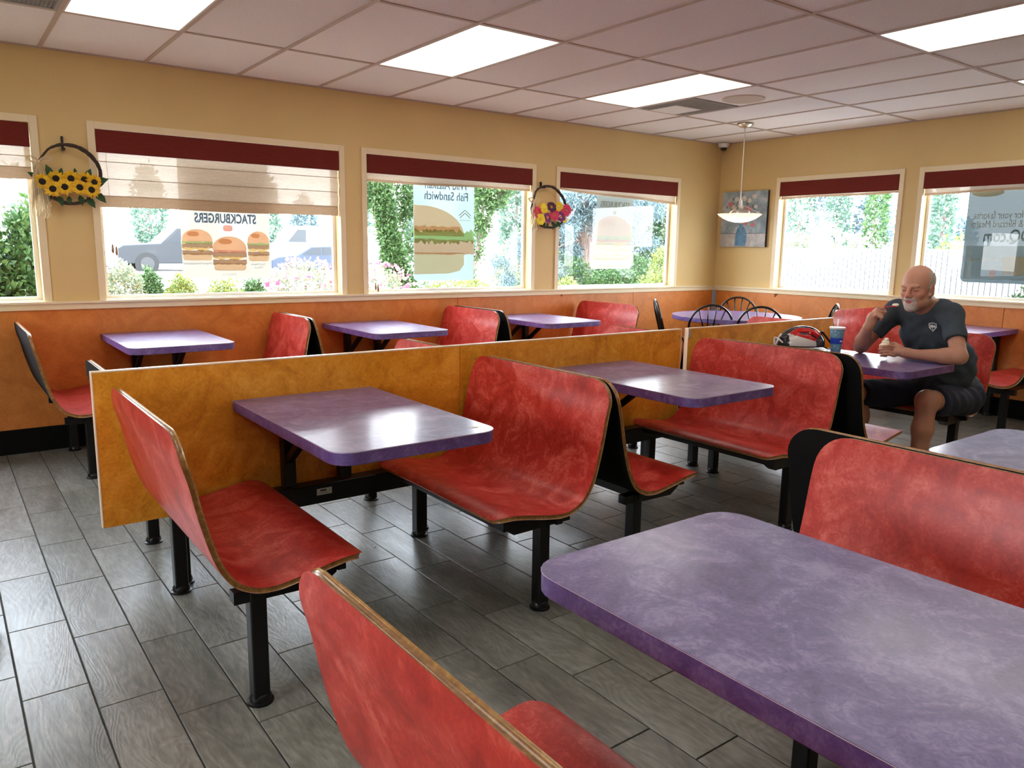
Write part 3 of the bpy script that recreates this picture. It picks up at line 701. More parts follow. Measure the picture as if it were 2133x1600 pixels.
# a separate mirror-legged version keeps the leg that stands under the partition
benchC = make_bench(LEN, -0.02, (-1.04, -0.11), 'black_matte', 'x', 0.075)
benchS = make_bench(LEN, -0.02, (-0.11, -0.87), 'black_matte', 'x', 0.075)
benchQ = make_bench(LEN, -0.02, (-0.12, -0.785), 'black_matte', 'x', 0.05)
benchN = make_bench(LEN, -0.02, (-0.13, -0.87), 'red_laminate', 'x')
benchM = make_bench(0.84, -0.02, (-0.09, -0.78), 'black_matte', 'x')
benchW = make_bench(0.76, -0.02, (-0.09, -0.70), 'black_matte', 'x')
def placeL(k, yw, dx, lab, proto=None): return dup(proto or benchB, (k * MOD + dx, yw, 0), 0, lab, BG)
putR(benchC, 0, YP, 0, 'red booth bench facing left, right of the middle table with a chipped corner')
placeL(1, YP, 0, 'red booth bench facing right, backed against the middle bench, seat end poking out')
putR(benchC, 1, YP - 0.03, -0.03, 'long red booth bench facing left behind the second middle table')
placeL(2, YP - 0.10, -0.02, 'red booth bench across the table from the seated man, mostly hidden')
putR(benchC, 2, YP - 0.03, 0.14, 'red booth bench the man in the grey shirt sits on')
# near row (its partition is behind the picture's lower right)
YQ = -5.74
dup(benchN, (-0.04, -4.69, 0), 0, 'nearest red booth bench at the bottom edge, seen from behind', BG)
putR(benchQ, 0, -4.68, -0.08, 'red booth bench beside the nearest purple table, right edge')
placeL(1, -4.56, -0.075, 'red bench backed against the one beside the nearest table, only its oak top shows', benchS)
putR(benchS, 1, -4.66, -0.06, 'red booth bench at the far right edge behind the second near table')
# window row
placeL(0, -0.005, -0.08, 'red booth bench facing right at the left end of the window row', benchS)
putR(benchW, 0, -0.02, 0.025, 'red booth bench facing left below the wide window with the lowered blind', 0.76)
placeL(1, -0.02, 0.035, 'red bench facing right, back to back with the bench under the wide window', benchW)
putR(benchM, 1, -0.02, -0.01, 'red bench with bright sheen under the fish sandwich poster window', 0.84)
placeL(2, -0.02, 0.035, 'red bench facing right behind the sheen bench in the window row, nearly hidden', benchM)
putR(benchM, 2, -0.02, -0.015, 'red bench at the right end of the window row next to the black chairs', 0.84)
# rear side of the partition: shorter benches
LS = 0.70
sb = make_bench(LS, 0.0, (-0.08, -0.62), 'black_matte', 'x'); YR = -2.07
dup(sb, (0.03, YR, 0), 0, 'short red bench behind the left end of the middle partition', BG)
for k, lab in ((0, 'short red bench peeking over the partition, left of the others'), (1, 'short red bench peeking over the partition near its gap'), (2, 'short red bench peeking over the partition in front of the round table')):
    putR(sb, k, YR, 0.0 if k < 2 else -0.03, lab, LS - 0.04)
dup(sb, (MOD, YR, 0), 0, 'short red bench behind the partition, back to back with the leftmost peeking one', BG)
dup(sb, (2 * MOD, YR, 0), 0, 'short red bench hidden behind the gap in the partition', BG)
# right wall group, turned a quarter
LW = 0.94
wb = make_bench(0.92, -0.02, (-0.08, -0.86), 'black_matte', 'x')
dup(wb, (XC - 0.01, -2.26, 0), -PI / 2, 'pinkish sheened red bench against the right wall, behind the man', BG)
dup(wb, (XC - 0.97, -3.52, 0), PI / 2, 'red bench at the right wall behind the man, seat towards the window corner', BG)
for q in (benchB, benchC, benchS, benchQ, benchN, benchM, benchW, sb, wb):
    for ch in list(q.children_recursive): bpy.data.objects.remove(ch)
    bpy.data.objects.remove(q)

# ---------------------------------------------------------------- tables
def table_top(x0, x1, y0, y1, free, r=0.075):
    """rounded corners only at the free end (free='-' towards -y, '+' towards +y, 'w' = -x)"""
    t = 0.042; c = {'-': ('bl', 'br'), '+': ('tl', 'tr'), 'w': ('tl', 'bl')}[free]
    return rrect(x0, x1, y0, y1, r, c)
def make_table(label, W_, L_, free, loc, rz=0, posts=True):
    """local: spans x 0..W_, wall end at y=0, free end at y=-L_"""
    t = thing('booth_table', label, 'table', loc, rz, 'purple booth tables')
    zt = 0.762; po = rrect(0, W_, -L_, 0, 0.07, ('bl', 'br'))
    MB().prism(po, zt - 0.001, zt + 0.0).build('tabletop', 'purple_laminate', t)
    MB().prism([(W_ / 2 + (a - W_ / 2) * 0.9985, -L_ / 2 + (b + L_ / 2) * 0.999) for a, b in po], zt - 0.042, zt - 0.0012).build('edge_band', 'purple_edge', t, bevel=0.003)
    mb = MB(); n = len(po)
    mb.prism([(a * 1.0 + (0.0004 if a > W_ / 2 else -0.0004), b - (0.0004 if b < -L_ / 2 else 0)) for a, b in po], zt - 0.0022, zt - 0.0011).build('edge_line', 'pale_line', t)
    if posts:
        for x in (0.2, W_ - 0.15):
            l = MB().box(x - 0.025, x + 0.025, -0.062, -0.012, 0.39 if posts == 'beam' else 0.012, zt - 0.05).build('post', 'black_metal', t, bevel=0.004)
            MB().bar((x, -0.05, 0.50), (x, -0.34, 0.715), 0.03, 0.03).build('brace', 'black_metal', t, bevel=0.003)
            MB().box(x - 0.03, x + 0.03, -0.62, -0.005, zt - 0.055, zt - 0.042).build('top_plate', 'black_metal', t)
            if posts != 'beam': MB().lathe([(0.04, 0), (0.04, 0.006), (0.033, 0.022), (0.027, 0.03)], (x, -0.037, 0), 16).build('foot_flange', 'black_metal', l, smooth=True)
    return t
tb = make_table('purple booth table left of centre with a chipped front corner', 0.595, 0.98, '-', (0.238, YP, 0), 0, 'beam')
MB().prism(oval(0.535, -0.905, 0.017, 0.006, n=9, wob=0.25, seed=4), 0.7622, 0.7628).build('chip', 'cream_trim', tb)
dup_t = lambda loc, rz, lab: dup(tb, loc, rz, lab, 'purple booth tables')
t2 = make_table('purple booth table right of centre in front of the partition end', 0.595, 0.98, '-', (1.815, YP, 0), 0, 'beam')
make_table('purple booth table the seated man eats at', 0.595, 1.07, '-', (3.345, YP - 0.02, 0), 0, 'beam')
dup(t2, (0.20 + 0.60, YQ, 0), PI, 'largest purple booth table, nearest the camera')
dup(t2, (1.75 + 0.60, YQ, 0), PI, 'purple booth table at the right edge behind the nearest bench')
tw = make_table('purple booth table at the left under the wide window, glaring white', 0.62, 0.955, '-', (0.215, -0.02, 0), 0, True)
dup(tw, (1.80, -0.02, 0), 0, 'purple booth table in the window row between the wide window and the fish poster')
dup(tw, (3.36, -0.02, 0), 0, 'purple booth table in the window row left of the rightmost window bench')
dup(tw, (XC - 0.02, -2.60, 0), -PI / 2, 'purple booth table attached to the right wall behind the man')

# ---------------------------------------------------------------- partitions with their steel beam
def partition(label, x0, x1, y, seams, beam=(0, 0), plate=None, dz=0.0):
    t = thing('booth_partition', label, 'partition', ((x0 + x1) / 2, y, 0))
    xs = [x0] + seams + [x1]
    for a, b in zip(xs[:-1], xs[1:]):
        p = MB().box(a + 0.0012, b - 0.0012, y - 0.013, y + 0.013, 0.335, 0.909 + dz).build('panel', 'orange_laminate', t, world=True, bevel=0.001)
        e = MB().box(a + 0.001, b - 0.001, y - 0.0135, y + 0.0135, 0.9095 + dz, 0.915 + dz)
        if a == x0: e.box(a - 0.004, a + 0.001, y - 0.0135, y + 0.0135, 0.335, 0.915 + dz)
        if b == x1: e.box(b - 0.001, b + 0.004, y - 0.0135, y + 0.0135, 0.335, 0.915 + dz)
        e.build('edge_strip', 'light_edge', t, world=True, bevel=0.001)
    if beam[1] > beam[0]:
        MB().box(beam[0], beam[1], y + 0.016, y + 0.075, 0.298, 0.395).build('steel_beam', 'black_metal', t, world=True, bevel=0.004)
        MB().box(beam[0], beam[1], y - 0.085, y - 0.0135, 0.298, 0.382).build('beam_channel', 'black_metal', t, world=True, bevel=0.004)
    if plate:
        o = MB().box(plate[0], plate[1], y - 0.0875, y - 0.085, 0.335, 0.363).build('maker_plate', 'plate_metal', t, world=True, bevel=0.001)
        q = MB().box(plate[0] + 0.015, plate[1] - 0.025, y - 0.088, y - 0.0874, 0.351, 0.358)
        q.box(plate[0] + 0.01, plate[1] - 0.015, y - 0.088, y - 0.0874, 0.343, 0.3445).box(plate[1] - 0.012, plate[1] - 0.008, y - 0.088, y - 0.0874, 0.35, 0.354)
        q.build('plate_print', 'dark_plastic', t, world=True)
    return t
partition('orange laminate partition between the left and middle booths, with a seam and a metal plate below', -0.243, 2.853, -2.812, [1.301], (0.03, 2.72), (0.545, 0.612))
pp = partition('orange laminate partition behind the bicycle helmet', 2.915, 4.46, -2.812, [], (3.2, 4.3))
MB().box(2.905, 2.925, -2.835, -2.825, 0.86, 0.905).build('hinge_plate', 'steel', pp, world=True, bevel=0.001)
# beam under the nearest tables (their partition stands outside the picture)
t = thing('table_support_beam', 'black steel beam and posts carrying the nearest tables, below the frame', 'beam', (1.4, YQ - 0.05, 0))
MB().box(-0.05, 2.75, YQ - 0.08, YQ - 0.01, 0.298, 0.395).build('steel_beam', 'black_metal', t, world=True, bevel=0.004)
for x in (0.0, 1.1, 2.7):
    MB().box(x - 0.025, x + 0.025, YQ - 0.07, YQ - 0.02, 0, 0.3).build('leg', 'black_metal', t, world=True, bevel=0.004)

# ---------------------------------------------------------------- round table + bentwood-style metal chairs
RT = (5.55, -1.16)
t = thing('round_table', 'round purple table in the far corner under the pendant lamp', 'table', (*RT, 0))
MB().lathe([(0.60, 0.722), (0.605, 0.726), (0.605, 0.7605)], n=64).build('edge_band', 'purple_edge', t, smooth=True)
MB().lathe([(0.605, 0.7605), (0.6045, 0.762)], n=64).build('tabletop', 'purple_laminate', t)
MB().lathe([(0.035, 0.04), (0.035, 0.70)], n=20).build('pedestal', 'black_metal', t, smooth=True)
MB().box(-0.28, 0.28, -0.035, 0.035, 0.0, 0.05).box(-0.035, 0.035, -0.28, 0.28, 0.0, 0.05).build('base', 'black_metal', t, bevel=0.008)
MB().box(-0.25, 0.25, -0.02, 0.02, 0.70, 0.722).box(-0.02, 0.02, -0.25, 0.25, 0.70, 0.722).build('top_spider', 'black_metal', t)
def make_chair(label):
    """faces +x; backrest on -x side"""
    t = thing('hoop_back_chair', label, 'chair', group='black metal hoop-back chairs')
    MB().lathe([(0.17, 0.43), (0.195, 0.435), (0.20, 0.45), (0.19, 0.465), (0.10, 0.472)], n=28).build('seat', 'black_matte', t, smooth=True)
    def bp(u, v): return Vector((-0.165 - 0.11 * v / 0.43, u, 0.46 + v))
    hw = 0.195; pts = []
    for k in range(25):
        a = PI * k / 24; pts.append(bp(-hw * math.cos(a), 0.24 + 0.195 * math.sin(a)))
    pts = [bp(-0.15, 0)] + [bp(-0.185, 0.12)] + pts + [bp(0.185, 0.12), bp(0.15, 0)]
    MB().tube(pts, 0.0105, 8).build('back_hoop', 'black_gloss', t, smooth='all')
    for ub, ut in ((-0.03, -0.12), (-0.014, -0.04), (0.014, 0.04), (0.03, 0.12)):
        zt = 0.24 + 0.195 * math.sqrt(1 - (ut / hw) ** 2)
        MB().tube([bp(ub, 0.0), bp(ub * 1.3, 0.12), bp((ub + ut) / 2, 0.26), bp(ut, zt)], 0.006, 6).build('spindle', 'black_gloss', t, smooth='all')
    for sx, sy in ((1, 1), (1, -1), (-1, 1), (-1, -1)):
        MB().tube([(0.13 * sx, 0.13 * sy, 0.44), (0.17 * sx, 0.16 * sy, 0.2), (0.205 * sx, 0.185 * sy, 0.0)], 0.011, 8).build('leg', 'black_gloss', t, smooth='all')
    MB().tube([(0.155 * math.cos(a), 0.155 * math.sin(a), 0.25) for a in [2 * PI * k / 24 for k in range(24)]], 0.007, 6, closed=True).build('leg_ring', 'black_gloss', t, smooth='all')
    return t
chairs = [((4.94, -1.36), 52, 'black hoop-back chair in front of the round table, left of the two'), ((5.165, -1.72), 38, 'black hoop-back chair in front of the round table, right of the two'),
          ((6.16, -0.72), 215, 'black hoop-back chair beyond the round table against the right wall'), ((5.03, -0.62), -40, 'black hoop-back chair seen edge-on at the left of the round table'), ((6.12, -1.84), 130, 'black hoop-back chair half hidden behind the pinkish bench at the right wall')]
proto = None
for (x, y), a, lab in chairs:
    a = math.radians(a); loc = (x + 0.25 * math.cos(a), y + 0.25 * math.sin(a), 0)
    if proto is None: proto = make_chair(lab); proto.location = loc; proto.rotation_euler = (0, 0, a)
    else: dup(proto, loc, a, lab)

# ---------------------------------------------------------------- ceiling fittings
labs = {(0, 1): 'lit ceiling light panel at the top left corner', (3, 1): 'lit ceiling light panel above the fish poster window', (6, 1): 'lit ceiling light panel beside the round ceiling speaker', (6, 3): 'lit ceiling light panel at the top right', (9, 3): 'lit ceiling light panel cut by the right edge, just its tip showing'}
for (i, r) in sorted(LIGHTS):
    x0, x1, y1, y0 = i * G, (i + 1) * G, ROWS[r], ROWS[r + 1]
    if x0 < XL or x1 > XC: continue
    t = thing('ceiling_light', labs.get((i, r), 'lit ceiling light panel outside the picture'), 'light', ((x0 + x1) / 2, (y0 + y1) / 2, H), group='recessed ceiling light panels')
    f = 0.022
    m_ = MB().box(x0 + 0.012, x0 + f, y0 + 0.012, y1 - 0.012, H + 0.001, H + 0.02).box(x1 - f, x1 - 0.012, y0 + 0.012, y1 - 0.012, H + 0.001, H + 0.02).box(x0 + f, x1 - f, y0 + 0.012, y0 + f, H + 0.001, H + 0.02).box(x0 + f, x1 - f, y1 - f, y1 - 0.012, H + 0.001, H + 0.02)
    m_.build('frame', 'white_paint', t, world=True)
    MB().box(x0 + f, x1 - f, y0 + f, y1 - f, H + 0.004, H + 0.012).build('diffuser', 'panel_light', t, world=True)
def grille(label, x0, x1, y0, y1, n, cat='vent', plate=False):
    t = thing('air_grille', label, cat, ((x0 + x1) / 2, (y0 + y1) / 2, H))
    MB().box(x0 + 0.012, x1 - 0.012, y0 + 0.012, y1 - 0.012, H + 0.014, H + 0.018).build('backing', 'dark_plastic', t, world=True)
    m_ = MB()
    for k in range(n):
        y = y0 + 0.03 + (y1 - y0 - 0.06) * k / (n - 1); m_.box(x0 + 0.02, x1 - 0.02, y - 0.003, y + 0.003, H + 0.002, H + 0.012)
    nx = int((x1 - x0) / 0.02)
    for k in range(nx):
        x = x0 + 0.03 + (x1 - x0 - 0.06) * k / (nx - 1); m_.box(x - 0.0015, x + 0.0015, y0 + 0.02, y1 - 0.02, H + 0.003, H + 0.010)
    o = m_.build('grille_bars', 'vent_metal', t, world=True); o['kind'] = 'stuff'
    MB().box(x0 + 0.012, x0 + 0.03, y0 + 0.012, y1 - 0.012, H, H + 0.012).box(x1 - 0.03, x1 - 0.012, y0 + 0.012, y1 - 0.012, H, H + 0.012).box(x0 + 0.03, x1 - 0.03, y0 + 0.012, y0 + 0.03, H, H + 0.012).box(x0 + 0.03, x1 - 0.03, y1 - 0.03, y1 - 0.012, H, H + 0.012).build('frame', 'vent_metal', t, world=True)
    if plate: MB().box(x0 + 0.15, x1 - 0.15, y1 - 0.33, y1 - 0.03, H - 0.004, H + 0.001).build('deflector_plate', 'white_paint', t, world=True)
grille('grey ceiling air vent beside the pendant lamp', 7 * G, 8 * G, -0.963 - G, -0.963, 26, plate=True)
grille('grey ceiling air grille in the top left corner', -G, 0, ROWS[2], ROWS[1], 50)
t = thing('ceiling_speaker', 'round cream ceiling speaker beside the light panel', 'speaker', (4.63, -1.80, H + 0.006))
MB().lathe([(0.165, -0.000), (0.165, -0.007), (0.150, -0.012), (0.140, -0.010)], n=48).build('rim', 'speaker_cream', t, smooth=True)
o = MB().lathe([(0.140, -0.009), (0.07, -0.012), (0.001, -0.013)], n=48).build('mesh_cover', 'speaker_cream', t, smooth=True)
t = thing('dome_camera', 'small dome security camera at the ceiling corner', 'camera', (XC - 0.10, -0.10, H - 0.004))
MB().lathe([(0.06, 0), (0.062, -0.015), (0.055, -0.035), (0.04, -0.045)], n=28).build('housing', 'white_paint', t, smooth=True)
MB().ball((0, 0, -0.05), (0.036, 0.036, 0.034), 16, 10).build('dome', 'black_gloss', t, smooth=True)
MB().lathe([(0.012, 0), (0.012, 0.012)], (-0.025, -0.02, -0.082), 12).build('lens', 'dark_plastic', t, smooth=True)
# pendant lamp
PX, PY = 5.622, -1.076
t = thing('pendant_lamp', 'pendant lamp with a frosted glass bowl over the round table', 'lamp', (PX, PY, H))
zz = lambda z: z - H
MB().lathe([(0.075, 0), (0.073, -0.012), (0.05, -0.03), (0.012, -0.04)], n=28).build('ceiling_canopy', 'steel', t, smooth=True)
MB().tube([(0, 0, -0.035), (0, 0, zz(1.84))], 0.0055, 8).build('rod', 'steel', t, smooth=True)
MB().lathe([(0.014, zz(1.86)), (0.016, zz(1.84)), (0.016, zz(1.78)), (0.02, zz(1.772)), (0.085, zz(1.762)), (0.092, zz(1.745)), (0.096, zz(1.728))], n=28).build('socket_cap', 'steel', t, smooth=True)
bowl = [(0.002, 1.648), (0.05, 1.651), (0.10, 1.662), (0.15, 1.683), (0.19, 1.71), (0.205, 1.724), (0.2065, 1.7265), (0.203, 1.7275)]
MB().lathe([(r, zz(z)) for r, z in bowl], n=48, cap=False).build('glass_bowl', 'frosted_glass', t, smooth='all')
for k in range(3):
    a = 0.36 + 2 * PI * k / 3 + PI * 0.0
    a = math.radians((-53, 67, 187)[k] + 3)
    c, s = math.cos(a), math.sin(a)
    MB().tube([(0.014 * c, 0.014 * s, zz(1.815)), (0.205 * c, 0.205 * s, zz(1.727)), (0.245 * c, 0.245 * s, zz(1.722))], 0.0028, 6).build('support_arm', 'steel', t, smooth='all')
MB().ball((0, 0, zz(1.70)), 0.022, 12, 8).build('bulb', 'bulb', t, smooth=True)

# ---------------------------------------------------------------- picture on the right wall
t = thing('canvas_picture', 'canvas painting of flowers in a blue vase behind the pendant lamp', 'picture', (XC, -0.375, 1.725))
def paint_mats():
    m = mat('canvas_ground', (0.5, 0.55, 0.55), 0.7); nt = m.node_tree; b = nt.nodes['Principled BSDF']
    g = nn(nt, 'ShaderNodeTexCoord'); n = noise(nt, g.outputs['Object'], 7, 6, 0.65, 0.8)
    r = ramp(nt, n.outputs[0], [(0.3, (0.16, 0.22, 0.25)), (0.5, (0.30, 0.38, 0.42)), (0.7, (0.52, 0.55, 0.55))]); nt.links.new(r.outputs[0], b.inputs['Base Color'])
    m = mat('canvas_table', (0.45, 0.45, 0.42), 0.7); nt = m.node_tree; b = nt.nodes['Principled BSDF']
    g = nn(nt, 'ShaderNodeTexCoord'); n = noise(nt, g.outputs['Object'], 9, 6, 0.65, 0.8)
    r = ramp(nt, n.outputs[0], [(0.3, (0.30, 0.30, 0.30)), (0.7, (0.62, 0.60, 0.56))]); nt.links.new(r.outputs[0], b.inputs['Base Color'])
    m = mat('vase_blue', (0.06, 0.17, 0.30), 0.6); nt = m.node_tree; b = nt.nodes['Principled BSDF']
    g = nn(nt, 'ShaderNodeTexCoord'); n = noise(nt, g.outputs['Object'], 20, 5, 0.65, 0.8)
    r = ramp(nt, n.outputs[0], [(0.3, (0.05, 0.14, 0.26)), (0.7, (0.14, 0.32, 0.46))]); nt.links.new(r.outputs[0], b.inputs['Base Color'])
paint_mats(); mat('canvas_dark', (0.03, 0.02, 0.02), 0.7); mat('paint_pink', (0.55, 0.20, 0.20), 0.7); mat('paint_white', (0.62, 0.58, 0.52), 0.7); mat('paint_green', (0.06, 0.11, 0.08), 0.7); mat('paint_line', (0.08, 0.09, 0.1), 0.7)
Z0, Z1, Ya, Yb = 1.425, 2.028, -0.675, -0.075
MB().box(XC - 0.034, XC - 0.001, Ya, Yb, Z0, Z1).build('canvas', 'canvas_dark', t, world=True)
def pic(name, pts, mt, lay):
    mb = MB(); x = XC - 0.034 - 0.0006 * lay
    mb.prism([(Yb - u * (Yb - Ya), Z0 + v * (Z1 - Z0)) for u, v in pts], x - 0.0003, x, axis='x'); return mb.build(name, mt, t, world=True)
pic('painted_background', [(0, 0), (1, 0), (1, 1), (0, 1)], 'canvas_ground', 1); pic('painted_tabletop', [(0, 0), (1, 0), (1, 0.245), (0, 0.245)], 'canvas_table', 2)
pic('painted_line', [(0, 0.24), (1, 0.24), (1, 0.248), (0, 0.248)], 'paint_line', 3)
pic('painted_vase', [(0.34, 0.02), (0.58, 0.015), (0.60, 0.12), (0.59, 0.25), (0.53, 0.36), (0.50, 0.37), (0.50, 0.40), (0.52, 0.415), (0.41, 0.415), (0.425, 0.37), (0.38, 0.33), (0.345, 0.2)], 'vase_blue', 4)
rr = random.Random(5)
q = MB()
for k in range(46):
    a = rr.uniform(0.1, PI - 0.1); r = rr.uniform(0.12, 0.42); u = 0.46 + r * math.cos(a) * 0.95; v = 0.5 + r * math.sin(a) * 1.05; s = rr.uniform(0.02, 0.05); w = rr.uniform(0.008, 0.016); b = rr.uniform(0, PI)
    pts = [(u + s * math.cos(b), v + s * math.sin(b)), (u - w * math.sin(b), v + w * math.cos(b)), (u - s * math.cos(b), v - s * math.sin(b)), (u + w * math.sin(b), v - w * math.cos(b))]
    x = XC - 0.034 - 0.0006 * 5 - k * 1e-5; q.prism([(Yb - p_[0] * 0.6, Z0 + p_[1] * 0.603) for p_ in pts], x - 0.0002, x, axis='x')
o = q.build('painted_leaves', 'paint_green', t, world=True); o['kind'] = 'stuff'
for k, (u, v, r, mt) in enumerate(((0.2, 0.78, .055, 'paint_pink'), (0.27, 0.72, .05, 'paint_white'), (0.34, 0.86, .05, 'paint_white'), (0.5, 0.88, .055, 'paint_white'), (0.62, 0.83, .05, 'paint_white'), (0.72, 0.9, .045, 'paint_white'), (0.6, 0.68, .065, 'paint_pink'), (0.45, 0.72, .05, 'paint_white'), (0.76, 0.72, .045, 'paint_white'),
                                  (0.55, 0.43, .05, 'paint_pink'), (0.72, 0.40, .045, 'paint_pink'), (0.7, 0.58, .04, 'paint_white'), (0.16, 0.62, .045, 'paint_white'), (0.38, 0.6, .05, 'paint_pink'), (0.82, 0.6, .04, 'paint_white'))):
    pic('painted_flower', oval(u, v, r, r * 0.85, n=11, wob=0.28, seed=k), mt, 7 + k * 0.1)
#DECOR
# ---------------------------------------------------------------- wreath baskets on the wall
mat('twig', (0.045, 0.028, 0.02), 0.8); leafmat('petal_yellow', [(0.85, 0.42, 0.005), (1.1, 0.68, 0.01), (1.0, 0.56, 0.005), (1.15, 0.75, 0.03)], 0.6, 0.1); mat('petal_lemon', (0.92, 0.70, 0.02), 0.6); mat('flower_center', (0.012, 0.006, 0.004), 0.9)
mat('petal_pink', (0.75, 0.035, 0.12), 0.6); mat('petal_purple', (0.20, 0.012, 0.14), 0.6); mat('petal_plum', (0.07, 0.008, 0.05), 0.6); mat('leaf_cloth', (0.02, 0.075, 0.02), 0.7); mat('raffia', (0.68, 0.54, 0.33), 0.8); mat('orange_tip', (0.7, 0.22, 0.01), 0.6)
def flower(parent, name, x, z, r, petal, n, tiltx=0, tiltz=0, core=0.42, layers=2, seed=0, y=-0.095, width=0.34):
    rr = random.Random(seed); P = MB()
    Rm = Matrix.Translation((x, y, z)) @ Matrix.Rotation(tiltz, 4, 'Z') @ Matrix.Rotation(tiltx, 4, 'X') @ Matrix.Rotation(PI / 2, 4, 'X')
    Rm.translation -= parent.location
    for L in range(layers):
        for k in range(n):
            a = 2 * PI * (k + 0.5 * L) / n + rr.uniform(-.1, .1); rl = r * rr.uniform(0.9, 1.08) * (1 - 0.14 * L); w = r * width * 0.5
            c, s = math.cos(a), math.sin(a); pts = []
            for rad, ww, h in ((0.3, 0.6, 0.0), (0.62, 1.0, 0.10), (0.86, 0.75, 0.10), (1.0, 0.0, 0.02)):
                h = h * r + 0.004 * L
                for sgn in ((-1, 1) if ww else (0,)): pts.append(Rm @ Vector((c * rad * rl - s * sgn * w * ww, s * rad * rl + c * sgn * w * ww, h - (0.0 if sgn == 0 else 0.03 * r))))
            P.add(pts, [(0, 1, 3, 2), (2, 3, 5, 4), (4, 5, 6)])
    f = P.build(name, petal, parent, smooth='all', fix=False)
    Cc = MB(); Cc.lathe([(0.001, 0.012), (core * r * 0.6, 0.012), (core * r * 0.9, 0.008), (core * r, 0.0)], n=14)
    Cc.v = [tuple(Rm @ Vector(p)) for p in Cc.v]
    Cc.build('flower_center', 'flower_center' if name == 'sunflower' else ('orange_tip' if petal != 'petal_yellow' and petal != 'petal_lemon' else petal), f, smooth=True)
    return f
def leaf(parent, x, z, L, ang, seed, y=-0.085, mt='leaf_cloth'):
    rr = random.Random(seed); c, s = math.cos(ang), math.sin(ang); o = parent.location
    pts = []
    for t, w, d in ((0, 0.02, 0), (0.3, 0.26, 0.01), (0.6, 0.22, 0.014), (1.0, 0.0, 0.004)):
        for sg in ((-1, 0, 1) if w else (0,)):
            pts.append((x + c * L * t - s * sg * w * L - o.x, y - d + (0.008 if sg == 0 else 0) - o.y, z + s * L * t + c * sg * w * L - o.z))
    MB().add(pts, [(0, 1, 4, 3), (1, 2, 5, 4), (3, 4, 7, 6), (4, 5, 8, 7), (6, 7, 9), (7, 8, 9)]).build('leaf', mt, parent, smooth='all', fix=False)
def wreath(label, hoop, bottom, bow, rbot, seed, hooktop, hookx):
    t = thing('wreath_basket', label, 'wreath', (hookx, 0, hoop[len(hoop) // 2][1]))
    MB().box(hookx - 0.006, hookx + 0.006, -0.02, -0.001, hoop[len(hoop) // 2][1] - 0.02, hooktop).box(hookx - 0.006, hookx + 0.006, -0.08, -0.02, hoop[len(hoop) // 2][1] - 0.02, hoop[len(hoop) // 2][1] - 0.008).build('wall_hook', 'black_metal', t, world=True)
    full = hoop + bottom
    C2 = catmull([full[-1]] + full + [full[0], full[1]], 4)[4:-4]
    for k in range(4):
        ph = 2 * PI * k / 4; rr = random.Random(seed + k); pts = []
        for i, p in enumerate(C2[:-1]):
            a = ph + i * 0.45; pts.append((p.x + 0.006 * math.cos(a) + rr.uniform(-.0015, .0015), -0.075 + 0.007 * math.sin(a), p.y + 0.006 * math.cos(a) + rr.uniform(-.0015, .0015)))
        MB().tube(pts, 0.006, 5, closed=True).build('twig_hoop', 'twig', t, world=True, smooth='all')
    q = MB(); bx, bz = bow; rr = random.Random(seed)
    for k in range(12):
        sg = -1 if k % 2 else 1; w = rr.uniform(0.05, 0.085); h = rr.uniform(0.01, 0.05); pts = []
        for j in range(13):
            a = 2 * PI * j / 12; pts.append((bx + sg * (w / 2 - w / 2 * math.cos(a)), -0.098 + rr.uniform(-.003, .003), bz + 0.02 * (1 - math.cos(a)) * 0.6 + h * 0.5 * math.sin(a)))
        q.tube(pts, 0.002, 4)
    for k in range(60):
        x1 = bx + rr.uniform(-0.06, 0.05); L = bz - rbot; z1 = bz - L * rr.uniform(0.55, 1.05)
        q.tube([(bx + rr.uniform(-.008, .008), -0.1, bz), (bx + (x1 - bx) * 0.7, -0.105 - rr.uniform(0, .01), bz - (bz - z1) * 0.45), (x1, -0.095, z1), (x1 + rr.uniform(-.012, .012), -0.09, z1 - 0.02)], 0.0016, 3)
    q.ball((bx, -0.1, bz), (0.012, 0.010, 0.012), 8, 6)
    o = q.build('raffia_bow', 'raffia', t, world=True, smooth='all'); o['kind'] = 'stuff'
    return t
sunw = wreath('twig wreath basket of yellow sunflowers between the left windows', [(-0.066, 1.853), (-0.035, 1.907), (0.007, 1.952), (0.08, 1.979), (0.168, 1.966), (0.233, 1.92), (0.271, 1.863), (0.28, 1.80)],
              [(0.26, 1.72), (0.20, 1.645), (0.10, 1.612), (0.01, 1.64), (-0.06, 1.71), (-0.085, 1.79)], (-0.067, 1.86), 1.54, 3, 2.036, 0.083)
rr = random.Random(8)
for k, (x, z, L, a) in enumerate(((0.0, 1.77, .085, 1.9), (0.04, 1.78, .06, 1.2), (0.19, 1.77, .08, 1.1), (0.24, 1.755, .09, .3), (0.25, 1.73, .07, 0.7), (-0.06, 1.70, .075, -2.4), (-0.02, 1.68, .085, -1.9), (0.03, 1.66, .07, -1.3), (0.09, 1.66, .06, -1.7), (0.15, 1.67, .07, -1.4), (0.19, 1.66, .085, -1.0), (0.24, 1.69, .09, -0.8), (-0.07, 1.76, .07, 2.6), (0.10, 1.65, .05, -2.2), (0.13, 1.79, .05, 1.5))):
    leaf(sunw, x, z, L, a, k, y=-0.08)
for k, (x, z) in enumerate([(-0.056, 1.741), (0.019, 1.764), (0.102, 1.769), (0.176, 1.767), (0.232, 1.753), (-0.004, 1.697), (0.062, 1.713), (0.146, 1.715), (0.212, 1.703)]):
    flower(sunw, 'sunflower', x, z, 0.055, 'petal_yellow', 15, (0.25 if z > 1.73 else -0.1), (x - 0.09) * 2.0, seed=k, y=-0.115 - (0.012 if z < 1.73 else 0), core=0.40, width=0.24)
